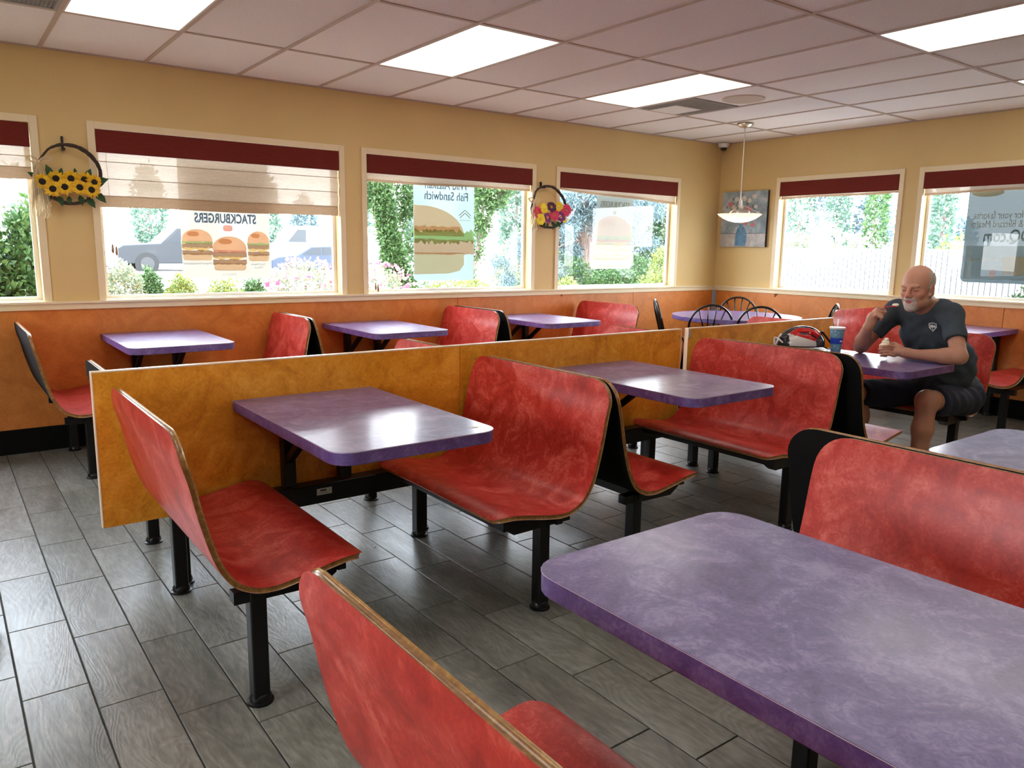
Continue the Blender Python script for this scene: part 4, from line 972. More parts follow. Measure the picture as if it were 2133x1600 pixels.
mixw = wreath('small twig wreath basket of pink, purple and yellow flowers between two windows', [(3.872, 1.79), (3.885, 1.825), (3.915, 1.90), (3.973, 1.938), (4.04, 1.952), (4.12, 1.945), (4.19, 1.905), (4.245, 1.85), (4.275, 1.79)],
              [(4.28, 1.72), (4.25, 1.64), (4.17, 1.585), (4.08, 1.572), (3.98, 1.59), (3.90, 1.65), (3.865, 1.72)], (3.88, 1.80), 1.55, 11, 1.992, 4.02)
for k, (x, z, L, a) in enumerate(((3.96, 1.64, .07, -2.0), (4.0, 1.63, .07, -1.4), (4.05, 1.62, .06, -1.8), (4.10, 1.63, .07, -1.1), (4.16, 1.63, .08, -0.8), (4.22, 1.66, .07, -0.6), (3.92, 1.66, .06, -2.5), (4.13, 1.62, .07, -1.7), (4.25, 1.75, .06, 0.9), (4.0, 1.6, .05, -1.2), (4.12, 1.6, .06, -0.2))):
    leaf(mixw, x, z, L, a, k + 30, y=-0.08)
for k, (x, z, mt, r) in enumerate([(3.905, 1.70, 'petal_pink', .056), (3.975, 1.745, 'petal_lemon', .046), (4.06, 1.76, 'petal_plum', .046), (4.154, 1.765, 'petal_lemon', .048), (4.245, 1.735, 'petal_pink', .055), (3.93, 1.64, 'petal_lemon', .050), (4.025, 1.66, 'petal_purple', .048), (4.10, 1.69, 'petal_pink', .050), (4.175, 1.675, 'petal_purple', .048), (4.232, 1.655, 'petal_lemon', .036)]):
    flower(mixw, 'daisy', x, z, r * 1.18, mt, 16, rr.uniform(-.3, .3), rr.uniform(-.3, .3), seed=k + 20, y=-0.115 - 0.006 * (k % 3), core=0.16, width=0.36)

# ---------------------------------------------------------------- SDF modelling (numpy) for organic shapes
class Field:
    def __init__(s, lo, hi, h):
        s.h = h; s.lo = np.array(lo, np.float32); s.n = np.ceil((np.array(hi) - s.lo) / h).astype(int) + 1
        s.D = np.full(tuple(s.n), 0.05, np.float32); s.ax = [s.lo[i] + h * np.arange(s.n[i], dtype=np.float32) for i in range(3)]
    def _sub(s, lo, hi, m):
        a = np.maximum(0, np.floor((np.array(lo) - m - s.lo) / s.h).astype(int)); b = np.minimum(s.n, np.ceil((np.array(hi) + m - s.lo) / s.h).astype(int) + 1)
        sl = tuple(slice(int(i), int(j)) for i, j in zip(a, b)); X, Y, Z = np.meshgrid(s.ax[0][sl[0]], s.ax[1][sl[1]], s.ax[2][sl[2]], indexing='ij', sparse=True)
        return sl, X, Y, Z
    def apply(s, lo, hi, f, k, sub=False):
        sl, X, Y, Z = s._sub(lo, hi, k + 0.012)
        if any(q.stop <= q.start for q in sl): return
        d = f(X, Y, Z).astype(np.float32); D = s.D[sl]
        if sub: d = -d; h = np.maximum(k - np.abs(D - d), 0) / max(k, 1e-6); s.D[sl] = np.maximum(D, d) + h * h * k * 0.25
        else: h = np.maximum(k - np.abs(D - d), 0) / max(k, 1e-6); s.D[sl] = np.minimum(D, d) - h * h * k * 0.25
    def cone(s, a, b, ra, rb, k=0.02, sub=False):
        a = np.array(a, float); b = np.array(b, float); ba = b - a; L2 = float(ba @ ba); R = max(ra, rb)
        def f(X, Y, Z):
            px, py, pz = X - a[0], Y - a[1], Z - a[2]
            t = np.clip((px * ba[0] + py * ba[1] + pz * ba[2]) / L2, 0, 1)
            return np.sqrt((px - t * ba[0]) ** 2 + (py - t * ba[1]) ** 2 + (pz - t * ba[2]) ** 2) - (ra + (rb - ra) * t)
        s.apply(np.minimum(a, b) - R, np.maximum(a, b) + R, f, k, sub)
    def ell(s, c, r, R=None, k=0.02, sub=False):
        c = np.array(c, float); r = np.array(r, float); R = np.eye(3) if R is None else R; m = r.max()
        def f(X, Y, Z):
            px, py, pz = X - c[0], Y - c[1], Z - c[2]
            u = [(px * R[0, i] + py * R[1, i] + pz * R[2, i]) for i in range(3)]
            k0 = np.sqrt(sum((u[i] / r[i]) ** 2 for i in range(3))); k1 = np.sqrt(sum((u[i] / r[i] ** 2) ** 2 for i in range(3)))
            return k0 * (k0 - 1) / np.maximum(k1, 1e-6)
        s.apply(c - m, c + m, f, k, sub)
    def cut(s, p, n, k=0.004):  # remove everything on the +n side
        X, Y, Z = np.meshgrid(*s.ax, indexing='ij', sparse=True); n = np.array(n, float) / np.linalg.norm(n)
        d = ((X - p[0]) * n[0] + (Y - p[1]) * n[1] + (Z - p[2]) * n[2]).astype(np.float32); s.D = np.maximum(s.D, d)
    def mesh(s):
        D = s.D; S = D < 0; nx, ny, nz = D.shape
        c = np.zeros((nx - 1, ny - 1, nz - 1), np.uint8)
        for i in (0, 1):
            for j in (0, 1):
                for k in (0, 1): c += S[i:nx - 1 + i, j:ny - 1 + j, k:nz - 1 + k]
        act = (c > 0) & (c < 8); idx = np.argwhere(act); N = len(idx)
        ids = np.full(act.shape, -1, np.int32); ids[act] = np.arange(N)
        acc = np.zeros((N, 3)); cnt = np.zeros(N)
        cor = [(i, j, k) for i in (0, 1) for j in (0, 1) for k in (0, 1)]
        val = {q: D[idx[:, 0] + q[0], idx[:, 1] + q[1], idx[:, 2] + q[2]] for q in cor}
        for q in cor:
            for a in range(3):
                if q[a] == 1: continue
                q2 = list(q); q2[a] = 1; q2 = tuple(q2); v0, v1 = val[q], val[q2]; x = (v0 < 0) != (v1 < 0)
                t = np.where(x, v0 / np.where(x, v0 - v1, 1), 0); p = np.tile(np.array(q, float), (N, 1)); p[:, a] = t
                acc[x] += p[x]; cnt[x] += 1
        V = s.lo + s.h * (idx + acc / cnt[:, None]); F = []
        for a in range(3):
            b, c2 = (a + 1) % 3, (a + 2) % 3
            A = [slice(None)] * 3; B = [slice(None)] * 3; A[a] = slice(0, -1); B[a] = slice(1, None)
            for q in (b, c2): A[q] = slice(1, -1); B[q] = slice(1, -1)
            s0, s1 = S[tuple(A)], S[tuple(B)]; e = np.argwhere(s0 != s1)
            if not len(e): continue
            flip = s0[e[:, 0], e[:, 1], e[:, 2]]; e = e.copy(); e[:, b] += 1; e[:, c2] += 1
            def at(db, dc):
                w = e.copy(); w[:, b] += db; w[:, c2] += dc; return ids[w[:, 0], w[:, 1], w[:, 2]]
            q = np.stack([at(-1, -1), at(0, -1), at(0, 0), at(-1, 0)], 1); q[~flip] = q[~flip][:, ::-1]; F.append(q)
        return V, np.concatenate(F)
def smooth_mesh(V, F, it=2, lam=0.5):
    n = len(V)
    E = np.concatenate([F[:, [0, 1]], F[:, [1, 2]], F[:, [2, 3]], F[:, [3, 0]]])
    for _ in range(it):
        A = np.zeros_like(V); c = np.zeros(n)
        for i in range(3): A[:, i] = np.bincount(E[:, 0], V[E[:, 1], i], n) + np.bincount(E[:, 1], V[E[:, 0], i], n)
        c = np.bincount(E[:, 0], minlength=n) + np.bincount(E[:, 1], minlength=n); V = V + lam * (A / np.maximum(c, 1)[:, None] - V)
    return V
def vcol(o, name, col):
    at = o.data.color_attributes.new(name, 'FLOAT_COLOR', 'POINT'); c = np.ones((len(col), 4), np.float32); c[:, :3] = col; at.data.foreach_set('color', c.ravel())
def attr_mat(name, rough, sss=0.0, bumps=0.0, bscale=200, spec=0.4):
    m = mat(name, (0.5, 0.5, 0.5), rough, spec=spec); nt = m.node_tree; b = nt.nodes['Principled BSDF']; a = nn(nt, 'ShaderNodeVertexColor'); a.layer_name = 'col'
    nt.links.new(a.outputs[0], b.inputs['Base Color'])
    if sss: b.inputs['Subsurface Weight'].default_value = sss; b.inputs['Subsurface Scale'].default_value = 0.01
    if bumps: g = nn(nt, 'ShaderNodeTexCoord'); n = noise(nt, g.outputs['Object'], bscale, 3); bump(nt, b, n.outputs[0], bumps, 0.002)
attr_mat('skin', 0.5, 0.12, 0.25, 260); attr_mat('helmet_shell', 0.18)

# ---------------------------------------------------------------- the seated man
def unit(v): v = np.array(v, float); return v / np.linalg.norm(v)
HC = np.array([3.885, -3.668, 1.176]); HS = 1.03
Ff = unit((-0.99, -0.02, -0.12)); Lf = unit(np.cross((0, 0, 1), Ff)); Uf = np.cross(Ff, Lf); HR = np.stack([Ff, Lf, Uf], 1)
def hp(f, l, u): return HC + HS * (HR @ np.array((f, l, u)))
def head_prims(F, inflate=0.0):
    e = lambda c, r, k=0.015, sub=False: F.ell(hp(*c), np.array(r) * HS + inflate, HR, k * HS, sub)
    c_ = lambda a, b, ra, rb, k=0.012, sub=False: F.cone(hp(*a), hp(*b), ra * HS, rb * HS, k * HS, sub)
    e((-0.018, 0, 0.035), (0.098, 0.078, 0.088)); e((0.02, 0, -0.03), (0.070, 0.058, 0.085), 0.03); e((0.035, 0, -0.075), (0.052, 0.052, 0.045), 0.02)
    if inflate: return
    e((0.066, 0, -0.104), (0.026, 0.030, 0.022), 0.02)
    for s in (-1, 1):
        e((0.052, s * 0.039, -0.026), (0.028, 0.023, 0.022), 0.02)     # cheek
        e((0.0, s * 0.052, -0.072), (0.035, 0.014, 0.026), 0.02)         # jaw angle
        e((0.092, s * 0.031, 0.002), (0.016, 0.019, 0.012), 0.012, True)  # eye socket
        e((0.074, s * 0.031, 0.000), (0.0135, 0.0165, 0.0125), 0.004)    # closed lid over the eyeball
        c_((0.084, s * 0.012, 0.020), (0.078, s * 0.044, 0.021), 0.009, 0.007, 0.01)  # brow
        c_((0.080, s * 0.020, -0.012), (0.074, s * 0.040, -0.013), 0.004, 0.003, 0.006)  # eye bag
        e((0.094, s * 0.013, -0.034), (0.012, 0.008, 0.008), 0.006)      # nostril wing
        c_((0.090, s * 0.019, -0.040), (0.076, s * 0.034, -0.066), 0.004, 0.004, 0.008, True)  # smile fold
        e((-0.010, s * 0.079, -0.004), (0.021, 0.009, 0.034), 0.006); e((-0.006, s * 0.088, 0.0), (0.011, 0.006, 0.020), 0.005, True); c_((-0.012, s * 0.078, -0.03), (0.0, s * 0.074, -0.036), 0.008, 0.007)
    c_((0.088, 0, 0.012), (0.110, 0, -0.028), 0.0085, 0.013, 0.010); e((0.104, 0, -0.034), (0.014, 0.012, 0.010), 0.006)
    c_((0.082, -0.016, -0.053), (0.082, 0.016, -0.053), 0.011, 0.011, 0.012)   # upper lip and moustache
    c_((0.078, -0.014, -0.079), (0.078, 0.014, -0.079), 0.010, 0.010, 0.010)   # lower lip
    c_((0.094, -0.013, -0.066), (0.094, 0.013, -0.066), 0.0065, 0.0065, 0.004, True)  # open mouth
    e((0.078, 0, -0.068), (0.014, 0.012, 0.006), 0.003)                         # tongue
SH = dict(L=(3.99, -3.825, 1.025), R=(4.01, -3.49, 1.03)); EL = dict(L=(3.85, -3.955, 0.812), R=(3.885, -3.365, 0.806)); WR = dict(L=(3.79, -3.745, 0.803), R=(3.722, -3.487, 0.94))
HIP = dict(L=(4.38, -3.79, 0.49), R=(4.38, -3.60, 0.49)); KN = dict(L=(3.865, -3.80, 0.535), R=(3.985, -3.33, 0.50)); AN = dict(L=(3.84, -3.79, 0.10), R=(4.06, -3.32, 0.10))
def torso(F, g=0.0, k=0.05):
    F.ell((4.40, -3.69, 0.525), (0.145 + g, 0.178 + g, 0.125 + g), None, k); F.ell((4.27, -3.69, 0.70), (0.145 + g, 0.172 + g, 0.19 + g), None, k)
    a = math.radians(28); R = np.array([[math.cos(a), 0, -math.sin(a)], [0, 1, 0], [math.sin(a), 0, math.cos(a)]])
    F.ell((4.11, -3.68, 0.90), (0.118 + g, 0.175 + g, 0.18 + g), R, k); F.cone((4.03, -3.51, 1.03), (4.01, -3.815, 1.03), 0.055 + g, 0.055 + g, 0.04)
    F.cone((4.04, -3.60, 1.06), (4.04, -3.75, 1.06), 0.036 + g, 0.036 + g, 0.05)
def finger(F, pts, r0=0.0092, r1=0.0068, k=0.003):
    for i in range(len(pts) - 1):
        t0, t1 = i / (len(pts) - 1), (i + 1) / (len(pts) - 1); F.cone(pts[i], pts[i + 1], r0 + (r1 - r0) * t0, r0 + (r1 - r0) * t1, k)
F = Field((3.56, -4.07, 0.0), (4.58, -3.30, 1.34), 0.0036)
torso(F, -0.012); head_prims(F)
F.cone(hp(-0.025, 0, -0.055), (4.03, -3.675, 1.05), 0.064, 0.068, 0.035)
for s in 'LR':
    F.cone(SH[s], EL[s], 0.050, 0.040, 0.03); m_ = [(a * 0.7 + b * 0.3) for a, b in zip(EL[s], WR[s])]
    F.cone(EL[s], m_, 0.039, 0.043, 0.02); F.cone(m_, WR[s], 0.043, 0.0275, 0.02)
    F.cone(HIP[s], KN[s], 0.082, 0.058, 0.05); F.ell((KN[s][0] - 0.008, KN[s][1], KN[s][2] + 0.004), (0.056, 0.052, 0.056), None, 0.03)
    mid = [a * 0.62 + b * 0.38 for a, b in zip(KN[s], AN[s])]; F.cone(KN[s], mid, 0.052, 0.056, 0.03); F.cone(mid, AN[s], 0.055, 0.034, 0.03)
    F.cone(AN[s], (AN[s][0] - 0.15, AN[s][1], 0.035), 0.034, 0.028, 0.03); F.cone(AN[s], (AN[s][0] + 0.03, AN[s][1], 0.035), 0.034, 0.03, 0.03)
# left hand, wrapped round the waffle cup
w = np.array(WR['L']); kn = np.array((3.757, -3.655, 0.815))
F.cone(w, kn, 0.026, 0.024, 0.015); F.ell((w + kn) / 2, (0.024, 0.048, 0.030), None, 0.012); F.ell(kn + (0.004, 0.012, 0.0), (0.020, 0.026, 0.034), None, 0.010)
for i, (dz, l1) in enumerate(((0.026, 0.0), (0.008, 0.006), (-0.010, 0.003), (-0.027, -0.006))):
    k0 = kn + (-0.006, 0.010, dz); finger(F, [k0, k0 + (-0.030, 0.022 + l1, 0.006 - dz * 0.05), k0 + (-0.044, 0.048 + l1, 0.002 - dz * .1), k0 + (-0.040, 0.066 + l1, -0.004)], 0.0095, 0.0072)
finger(F, [kn + (0.010, -0.02, 0.022), kn + (0.018, 0.028, 0.040), kn + (0.010, 0.055, 0.036), kn + (-0.002, 0.072, 0.028)], 0.0115, 0.0085)
# right hand, raised and pinching the red spoon
w = np.array(WR['R']); kn = np.array((3.728, -3.515, 1.012))
F.cone(w, kn, 0.026, 0.022, 0.015); F.ell((w + kn) / 2 + (0, 0, 0.006), (0.022, 0.032, 0.044), None, 0.012); F.ell(kn, (0.024, 0.034, 0.022), None, 0.010)
for i, t in enumerate((0.034, 0.013, -0.008, -0.027)):
    k0 = kn + (t * 0.45, 0.006 + t * 0.2, 0.004 + t * 0.55); d = (0.005, -0.003, -0.01, -0.014)[i]
    finger(F, [k0, k0 + (-0.018, -0.030, 0.020 + d * 0.3), k0 + (-0.008, -0.058, 0.016 + d), k0 + (0.006, -0.064 + 0.006 * i, 0.002 + d)], 0.0094, 0.007)
finger(F, [kn + (0.022, 0.0, -0.028), kn + (0.032, -0.024, -0.004), kn + (0.020, -0.046, 0.014), kn + (0.008, -0.060, 0.024)], 0.0115, 0.0085)
V, Q = F.mesh(); del F
Lc = ((V - HC) @ HR) / HS; f, l, u = Lc[:, 0], Lc[:, 1], Lc[:, 2]
base = np.array((0.44, 0.21, 0.135)); col = np.tile(base, (len(V), 1))
nz = np.sin(V[:, 0] * 61 + V[:, 2] * 43) * np.sin(V[:, 1] * 57 + V[:, 2] * 31) * 0.5 + 0.5
col *= (0.93 + 0.12 * nz)[:, None]
head = (u > -0.14) & (f > -0.14) & (np.abs(l) < 0.11) & (f ** 2 + l ** 2 + u ** 2 < 0.17 ** 2)
def blend(mask, c, a): col[:] = col * (1 - (mask * a)[:, None]) + np.array(c) * (mask * a)[:, None]
g = lambda x, s: np.exp(-(x / s) ** 2)
blend(head * g(f - 0.105, 0.03) * g(l, 0.02) * g(u + 0.025, 0.03), (0.62, 0.20, 0.14), 0.6)
blend(head * (g(np.abs(l) - 0.045, 0.02) * g(u + 0.02, 0.02) * (f > 0)), (0.62, 0.22, 0.16), 0.45)
blend(head * np.clip((u - 0.0) / 0.05, 0, 1) * np.clip((f + 0.03) / 0.05, 0, 1), (0.56, 0.27, 0.185), 0.5)
beard = head * (f > 0.022) * (u < -0.040) * (u > -0.135) * np.clip((0.041 - np.abs(l)) / 0.008, 0, 1) * np.clip(1 - ((np.abs(l) < 0.016) * (u > -0.044)), 0, 1)
beard *= np.clip((-0.043 - u + (f > 0.075) * 0.002) / 0.004, 0, 1)
blend(np.clip(beard, 0, 1) * (0.80 + 0.20 * RNG.random(len(V))), (0.47, 0.42, 0.38), 0.92)
stub = head * (f > -0.02) * (u < -0.055) * (u > -0.13) * (np.abs(l) > 0.045); blend(stub, (0.46, 0.30, 0.24), 0.3)
blend(head * (f > 0.066) * np.clip((1 - ((l / 0.0185) ** 2 + ((u + 0.067) / 0.0095) ** 2)) * 3, 0, 1), (0.36, 0.075, 0.06), 0.95)
blend(head * (f > 0.055) * g(np.abs(l) - 0.031, 0.013) * g(u + 0.0045, 0.0028), (0.12, 0.06, 0.05), 0.85)
blend(head * (f > 0.06) * g(np.abs(l) - 0.029, 0.015) * g(u - 0.021, 0.005), (0.42, 0.33, 0.28), 0.3)
hairm = head * (np.clip((-f + 0.012 + (0.05 - np.abs(u - 0.02)) * 0.2) / 0.012, 0, 1)) * (u > -0.055) * (u < 0.088) * (np.abs(l) > 0.03) * ~((np.abs(l) > 0.074) & (f > -0.035) & (u < 0.035)) + head * (f < -0.07) * (u < 0.08) * (u > -0.07)
blend(np.clip(hairm, 0, 1), (0.36, 0.30, 0.26), 0.8)
arm = (V[:, 2] > 0.76) & (V[:, 2] < 1.0) & ((V[:, 1] < -3.70) | (V[:, 1] > -3.56)) & (V[:, 0] < 3.95); blend(arm.astype(float), (0.34, 0.155, 0.095), 0.5)
V = smooth_mesh(V, Q, 1, 0.35)
man = thing('person', 'grey-bearded balding man in a dark grey t-shirt spooning ice cream at the table', 'person', (4.38, -3.69, 0))
body = npmesh('body', V - np.array(man.location), Q, 'skin', man, smooth=True); vcol(body, 'col', col)
# hair: a thin grey fringe of its own round the back and sides
F = Field(HC - 0.15, HC + 0.15, 0.003)
F.ell(hp(-0.018, 0, 0.035), np.array((0.098, 0.078, 0.088)) * HS + 0.004, HR, 0.001)
def cutl(p, n): F.cut(hp(*p), HR @ np.array(n, float))
cutl((0.015, 0, 0.03), (1, 0, 0.45)); cutl((0, 0, 0.078), (0.0, 0, 1)); cutl((0, 0, -0.03), (0, 0, -1))
F.ell(hp(0.02, 0, 0.075), np.array((0.085, 0.052, 0.06)) * HS, HR, 0.004, True)
V, Q = F.mesh(); V = smooth_mesh(V, Q, 2); mat('hair_grey', (0.32, 0.27, 0.23), 0.7)
nt_ = MAT['hair_grey'].node_tree; g_ = nn(nt_, 'ShaderNodeTexCoord'); mp_ = nn(nt_, 'ShaderNodeMapping'); mp_.inputs['Scale'].default_value = (1, 1, 0.25); nt_.links.new(g_.outputs['Object'], mp_.inputs[0]); n_ = noise(nt_, mp_.outputs[0], 220, 3, 0.7)
r_ = ramp(nt_, n_.outputs[0], [(0.3, (0.20, 0.16, 0.13)), (0.7, (0.50, 0.45, 0.40))]); nt_.links.new(r_.outputs[0], nt_.nodes['Principled BSDF'].inputs['Base Color']); bump(nt_, nt_.nodes['Principled BSDF'], n_.outputs[0], 0.6, 0.003)
npmesh('hair', V - np.array(man.location), Q, 'hair_grey', man, smooth=True)
# clothes
def cloth(name, c):
    m = mat(name, c, 0.85, spec=0.2); nt = m.node_tree; b = nt.nodes['Principled BSDF']; g = nn(nt, 'ShaderNodeTexCoord'); n = noise(nt, g.outputs['Object'], 160, 4, 0.8)
    r = ramp(nt, n.outputs[0], [(0.3, tuple(x * 0.8 for x in c)), (0.7, tuple(x * 1.25 for x in c))]); nt.links.new(r.outputs[0], b.inputs['Base Color']); bump(nt, b, n.outputs[0], 0.3, 0.002)
cloth('tshirt_grey', (0.040, 0.051, 0.062)); cloth('shorts_navy', (0.022, 0.024, 0.038))
F = Field((3.78, -4.08, 0.40), (4.62, -3.28, 1.16), 0.005)
torso(F, 0.012); mz = {}
for s in 'LR':
    e = [a * 0.38 + b * 0.62 for a, b in zip(SH[s], EL[s])]; e2 = [a * 0.2 + b * 0.8 for a, b in zip(SH[s], EL[s])]
    F.cone(SH[s], e2, 0.060, 0.060, 0.035); mz[s] = (e, unit(np.array(EL[s]) - np.array(SH[s])))
X, Y, Z = np.meshgrid(*F.ax, indexing='ij', sparse=True)
F.D += (0.0035 * np.sin(38 * X + 55 * Z + 4 * np.sin(17 * Y)) * np.sin(23 * Y + 12 * Z) + 0.0025 * np.sin(70 * Z - 46 * X + 3 * np.sin(31 * Y))).astype(np.float32) * np.clip((1.12 - Z) * 6, 0, 1)
for s in 'LR':
    p, n = mz[s]; d = ((X - p[0]) * n[0] + (Y - p[1]) * n[1] + (Z - p[2]) * n[2]); far = (np.sqrt((X - EL[s][0]) ** 2 + (Y - EL[s][1]) ** 2 + (Z - EL[s][2]) ** 2) < 0.20)
    F.D = np.where(far, np.maximum(F.D, d), F.D).astype(np.float32)
F.ell((3.985, -3.672, 1.125), (0.085, 0.078, 0.06), None, 0.004, True)   # neckline
F.D = np.maximum(F.D, (0.445 - Z) - 0 * X - 0 * Y).astype(np.float32)
F.D = np.maximum(F.D, (0.505 - Z) * (X < 4.24) + (-1) * (X >= 4.24) + 0 * Y).astype(np.float32)
V, Q = F.mesh(); V = smooth_mesh(V, Q, 2)
shirt = npmesh('t_shirt', V - np.array(man.location), Q, 'tshirt_grey', man, smooth=True)
# crest on the chest
bv = BVHTree.FromPolygons([tuple(p) for p in V.tolist()], Q.tolist()); mat('crest_white', (0.75, 0.75, 0.75), 0.6)
d_ = Vector((0.93, 0.36, -0.09)).normalized(); cam_p = Vector((-0.6616, -5.8659, 1.3619))
tgt = Vector((3.93, -3.745, 0.955)); hit = bv.ray_cast(tgt - Vector((1, 0.1, 0)), Vector((1, 0.1, 0)).normalized())
if hit[0] is not None:
    h0, hn = hit[0], hit[1]; side = Vector((0, 0, 1)).cross(hn).normalized(); upv = hn.cross(side).normalized(); q = MB()
    def onshirt(a, b):
        p = h0 + side * a + upv * b; r = bv.ray_cast(p + hn * 0.05, -hn); return (r[0] if r[0] is not None else p) + hn * 0.0012
    def strip(pts, w=0.0022):
        P = [onshirt(a, b) for a, b in pts]; q.tube(P, w, 5)
    S_ = 0.021; strip([(-S_, S_ * .8), (0, S_ * 1.15), (S_, S_ * .8), (S_ * .9, -S_ * .3), (0, -S_ * 1.3), (-S_ * .9, -S_ * .3), (-S_, S_ * .8)])
    strip([(-S_ * .7, S_ * .45), (S_ * .65, -S_ * .35)]); strip([(S_ * .7, S_ * .45), (-S_ * .65, -S_ * .35)]); strip([(-S_ * .8, 0.001), (S_ * .8, 0.001)]); strip([(0, S_ * .8), (0, -S_ * .9)], 0.0016)
    q.build('chest_crest', 'crest_white', man, world=True)
F = Field((3.85, -3.98, 0.35), (4.60, -3.28, 0.68), 0.005)
F.ell((4.40, -3.69, 0.52), (0.152, 0.184, 0.128), None, 0.05)
for s in 'LR': F.cone(HIP[s], KN[s], 0.098, 0.085, 0.05)
X, Y, Z = np.meshgrid(*F.ax, indexing='ij', sparse=True); F.D += (0.004 * np.sin(60 * X + 30 * Z) * np.sin(40 * Y + 10 * X)).astype(np.float32)
F.D = np.maximum(F.D, (3.955 - X) + 0 * Y + 0 * Z).astype(np.float32); F.D = np.maximum(F.D, (Z - 0.64) + 0 * X + 0 * Y).astype(np.float32)
V, Q = F.mesh(); V = smooth_mesh(V, Q, 2); npmesh('shorts', V - np.array(man.location), Q, 'shorts_navy', man, smooth=True)
for s in 'LR':
    x, y = AN[s][0], AN[s][1]; F = Field((x - 0.26, y - 0.08, -0.005), (x + 0.12, y + 0.08, 0.16), 0.005)
    F.cone((x + 0.03, y, 0.04), (x - 0.16, y, 0.035), 0.044, 0.042, 0.03); F.ell((x, y, 0.07), (0.052, 0.044, 0.05), None, 0.03); F.cut((0, 0, 0.002), (0, 0, -1)); F.cut((0, 0, 0.115), (0, 0, 1))
    V, Q = F.mesh(); npmesh('shoe', smooth_mesh(V, Q, 1) - np.array(man.location), Q, 'dark_plastic', man, smooth=True)

# ---------------------------------------------------------------- things on the man's table
mat('spoon_red', (0.45, 0.01, 0.02), 0.3); mat('ice_cream', (0.85, 0.78, 0.60), 0.5); mat('waffle', (0.72, 0.48, 0.24), 0.7)
t = thing('spoon', 'red plastic spoon in the man\'s raised right hand', 'spoon', (3.735, -3.56, 1.045))
MB().tube([(3.752, -3.505, 1.050), (3.742, -3.56, 1.062), (3.728, -3.612, 1.070)], 0.0035, 6).build('handle', 'spoon_red', t, world=True, smooth='all')
MB().ball((3.724, -3.630, 1.072), (0.010, 0.020, 0.006), 12, 8).build('bowl', 'spoon_red', t, world=True, smooth=True)
MB().ball((3.724, -3.634, 1.080), (0.010, 0.018, 0.009), 10, 7).ball((3.722, -3.645, 1.082), (0.008, 0.010, 0.008), 10, 7).build('scoop', 'ice_cream', t, world=True, smooth=True)
cx_, cy_ = 3.748, -3.586
t = thing('ice_cream_cup', 'waffle cup of vanilla soft ice cream in the man\'s left hand', 'ice cream', (cx_, cy_, 0.775))
MB().lathe([(0.017, 0.775), (0.019, 0.80), (0.021, 0.812), (0.031, 0.818), (0.033, 0.845), (0.030, 0.845)], (0, 0, -0.775), 20).build('waffle_cup', 'waffle', t, smooth=True)
q = MB(); q.ball((0, 0, 0.070), (0.028, 0.028, 0.014), 14, 8).ball((0.002, 0, 0.086), (0.022, 0.022, 0.014), 14, 8).ball((0.0, -0.004, 0.101), (0.014, 0.014, 0.012), 12, 8); q.build('ice_cream_swirl', 'ice_cream', t, smooth=True)
mat('cup_blue', (0.13, 0.30, 0.40), 0.45); mat('cup_band', (0.01, 0.05, 0.45), 0.4); mat('cup_print', (0.55, 0.66, 0.70), 0.5)
CX, CY = 3.86, -3.215
t = thing('soft_drink_cup', 'blue paper drink cup with white lid and straw beside the helmet', 'cup', (CX, CY, 0.762))
cr = lambda z: 0.030 + (0.044 - 0.030) * z / 0.142
MB().lathe([(0.028, 0.0), (0.030, 0.001), (0.044, 0.142), (0.043, 0.142)], n=36).build('paper_cup', 'cup_blue', t, smooth=True)
MB().lathe([(cr(0.045) + 0.0004, 0.045), (cr(0.083) + 0.0004, 0.083)], n=36, cap=False).build('blue_band', 'cup_band', t, smooth='all', fix=False)
MB().lathe([(0.046, 0.138), (0.048, 0.141), (0.048, 0.147), (0.044, 0.150), (0.040, 0.148), (0.002, 0.149)], n=36).build('lid', 'white_plastic', t, smooth=True)
MB().tube([(0.004, 0, 0.14), (0.006, 0.002, 0.198)], 0.0042, 8).build('straw', 'white_plastic', t, smooth='all')
va = math.atan2(-5.8659 - CY, -0.6616 - CX)
def onc(a, z, rr_=0.001):
    r = cr(z) + rr_; a = va + a; return Matrix.Translation((r * math.cos(a), r * math.sin(a), z)) @ Matrix.Rotation(a + PI / 2, 4, 'Z') @ Matrix.Rotation(PI / 2 + 0.095, 4, 'X')
for s_, a, z in (('A', -0.25, 0.126), ('T', 0.22, 0.115), ('U', -0.2, 0.104), ('C', -0.75, 0.12), ('A', -0.25, 0.030), ('T', 0.35, 0.018), ('K', 0.8, 0.120), ('R', -0.8, 0.02)):
    text('lettering', s_, 0.016, 'cup_print', t, onc(a, z), 0.0002, 0.0002)
q = MB()
M2 = onc(0.75, 0.064); q.add([tuple(M2 @ Vector(p)) for p in ((-0.010, -0.006, 0), (0.010, -0.006, 0), (0.010, 0.0, 0.0), (0.004, 0.006, 0), (-0.004, 0.004, 0))], [(0, 1, 2, 3, 4)]).build('cup_logo', 'crest_white', t, fix=False)
tag(MB().prism([(3.84, -3.15), (3.93, -3.10), (3.90, -3.045), (3.81, -3.09)], 0.7624, 0.7640).build('paper_napkin', 'white_plastic'), 'white paper napkin on the table between the helmet and the cup', 'napkin')
tag(MB().prism([(3.80, -3.34), (3.87, -3.31), (3.90, -3.255), (3.83, -3.285)], 0.7624, 0.7645).build('paper_napkin', 'white_plastic'), 'white paper napkin on the table to the right of the drink cup', 'napkin')
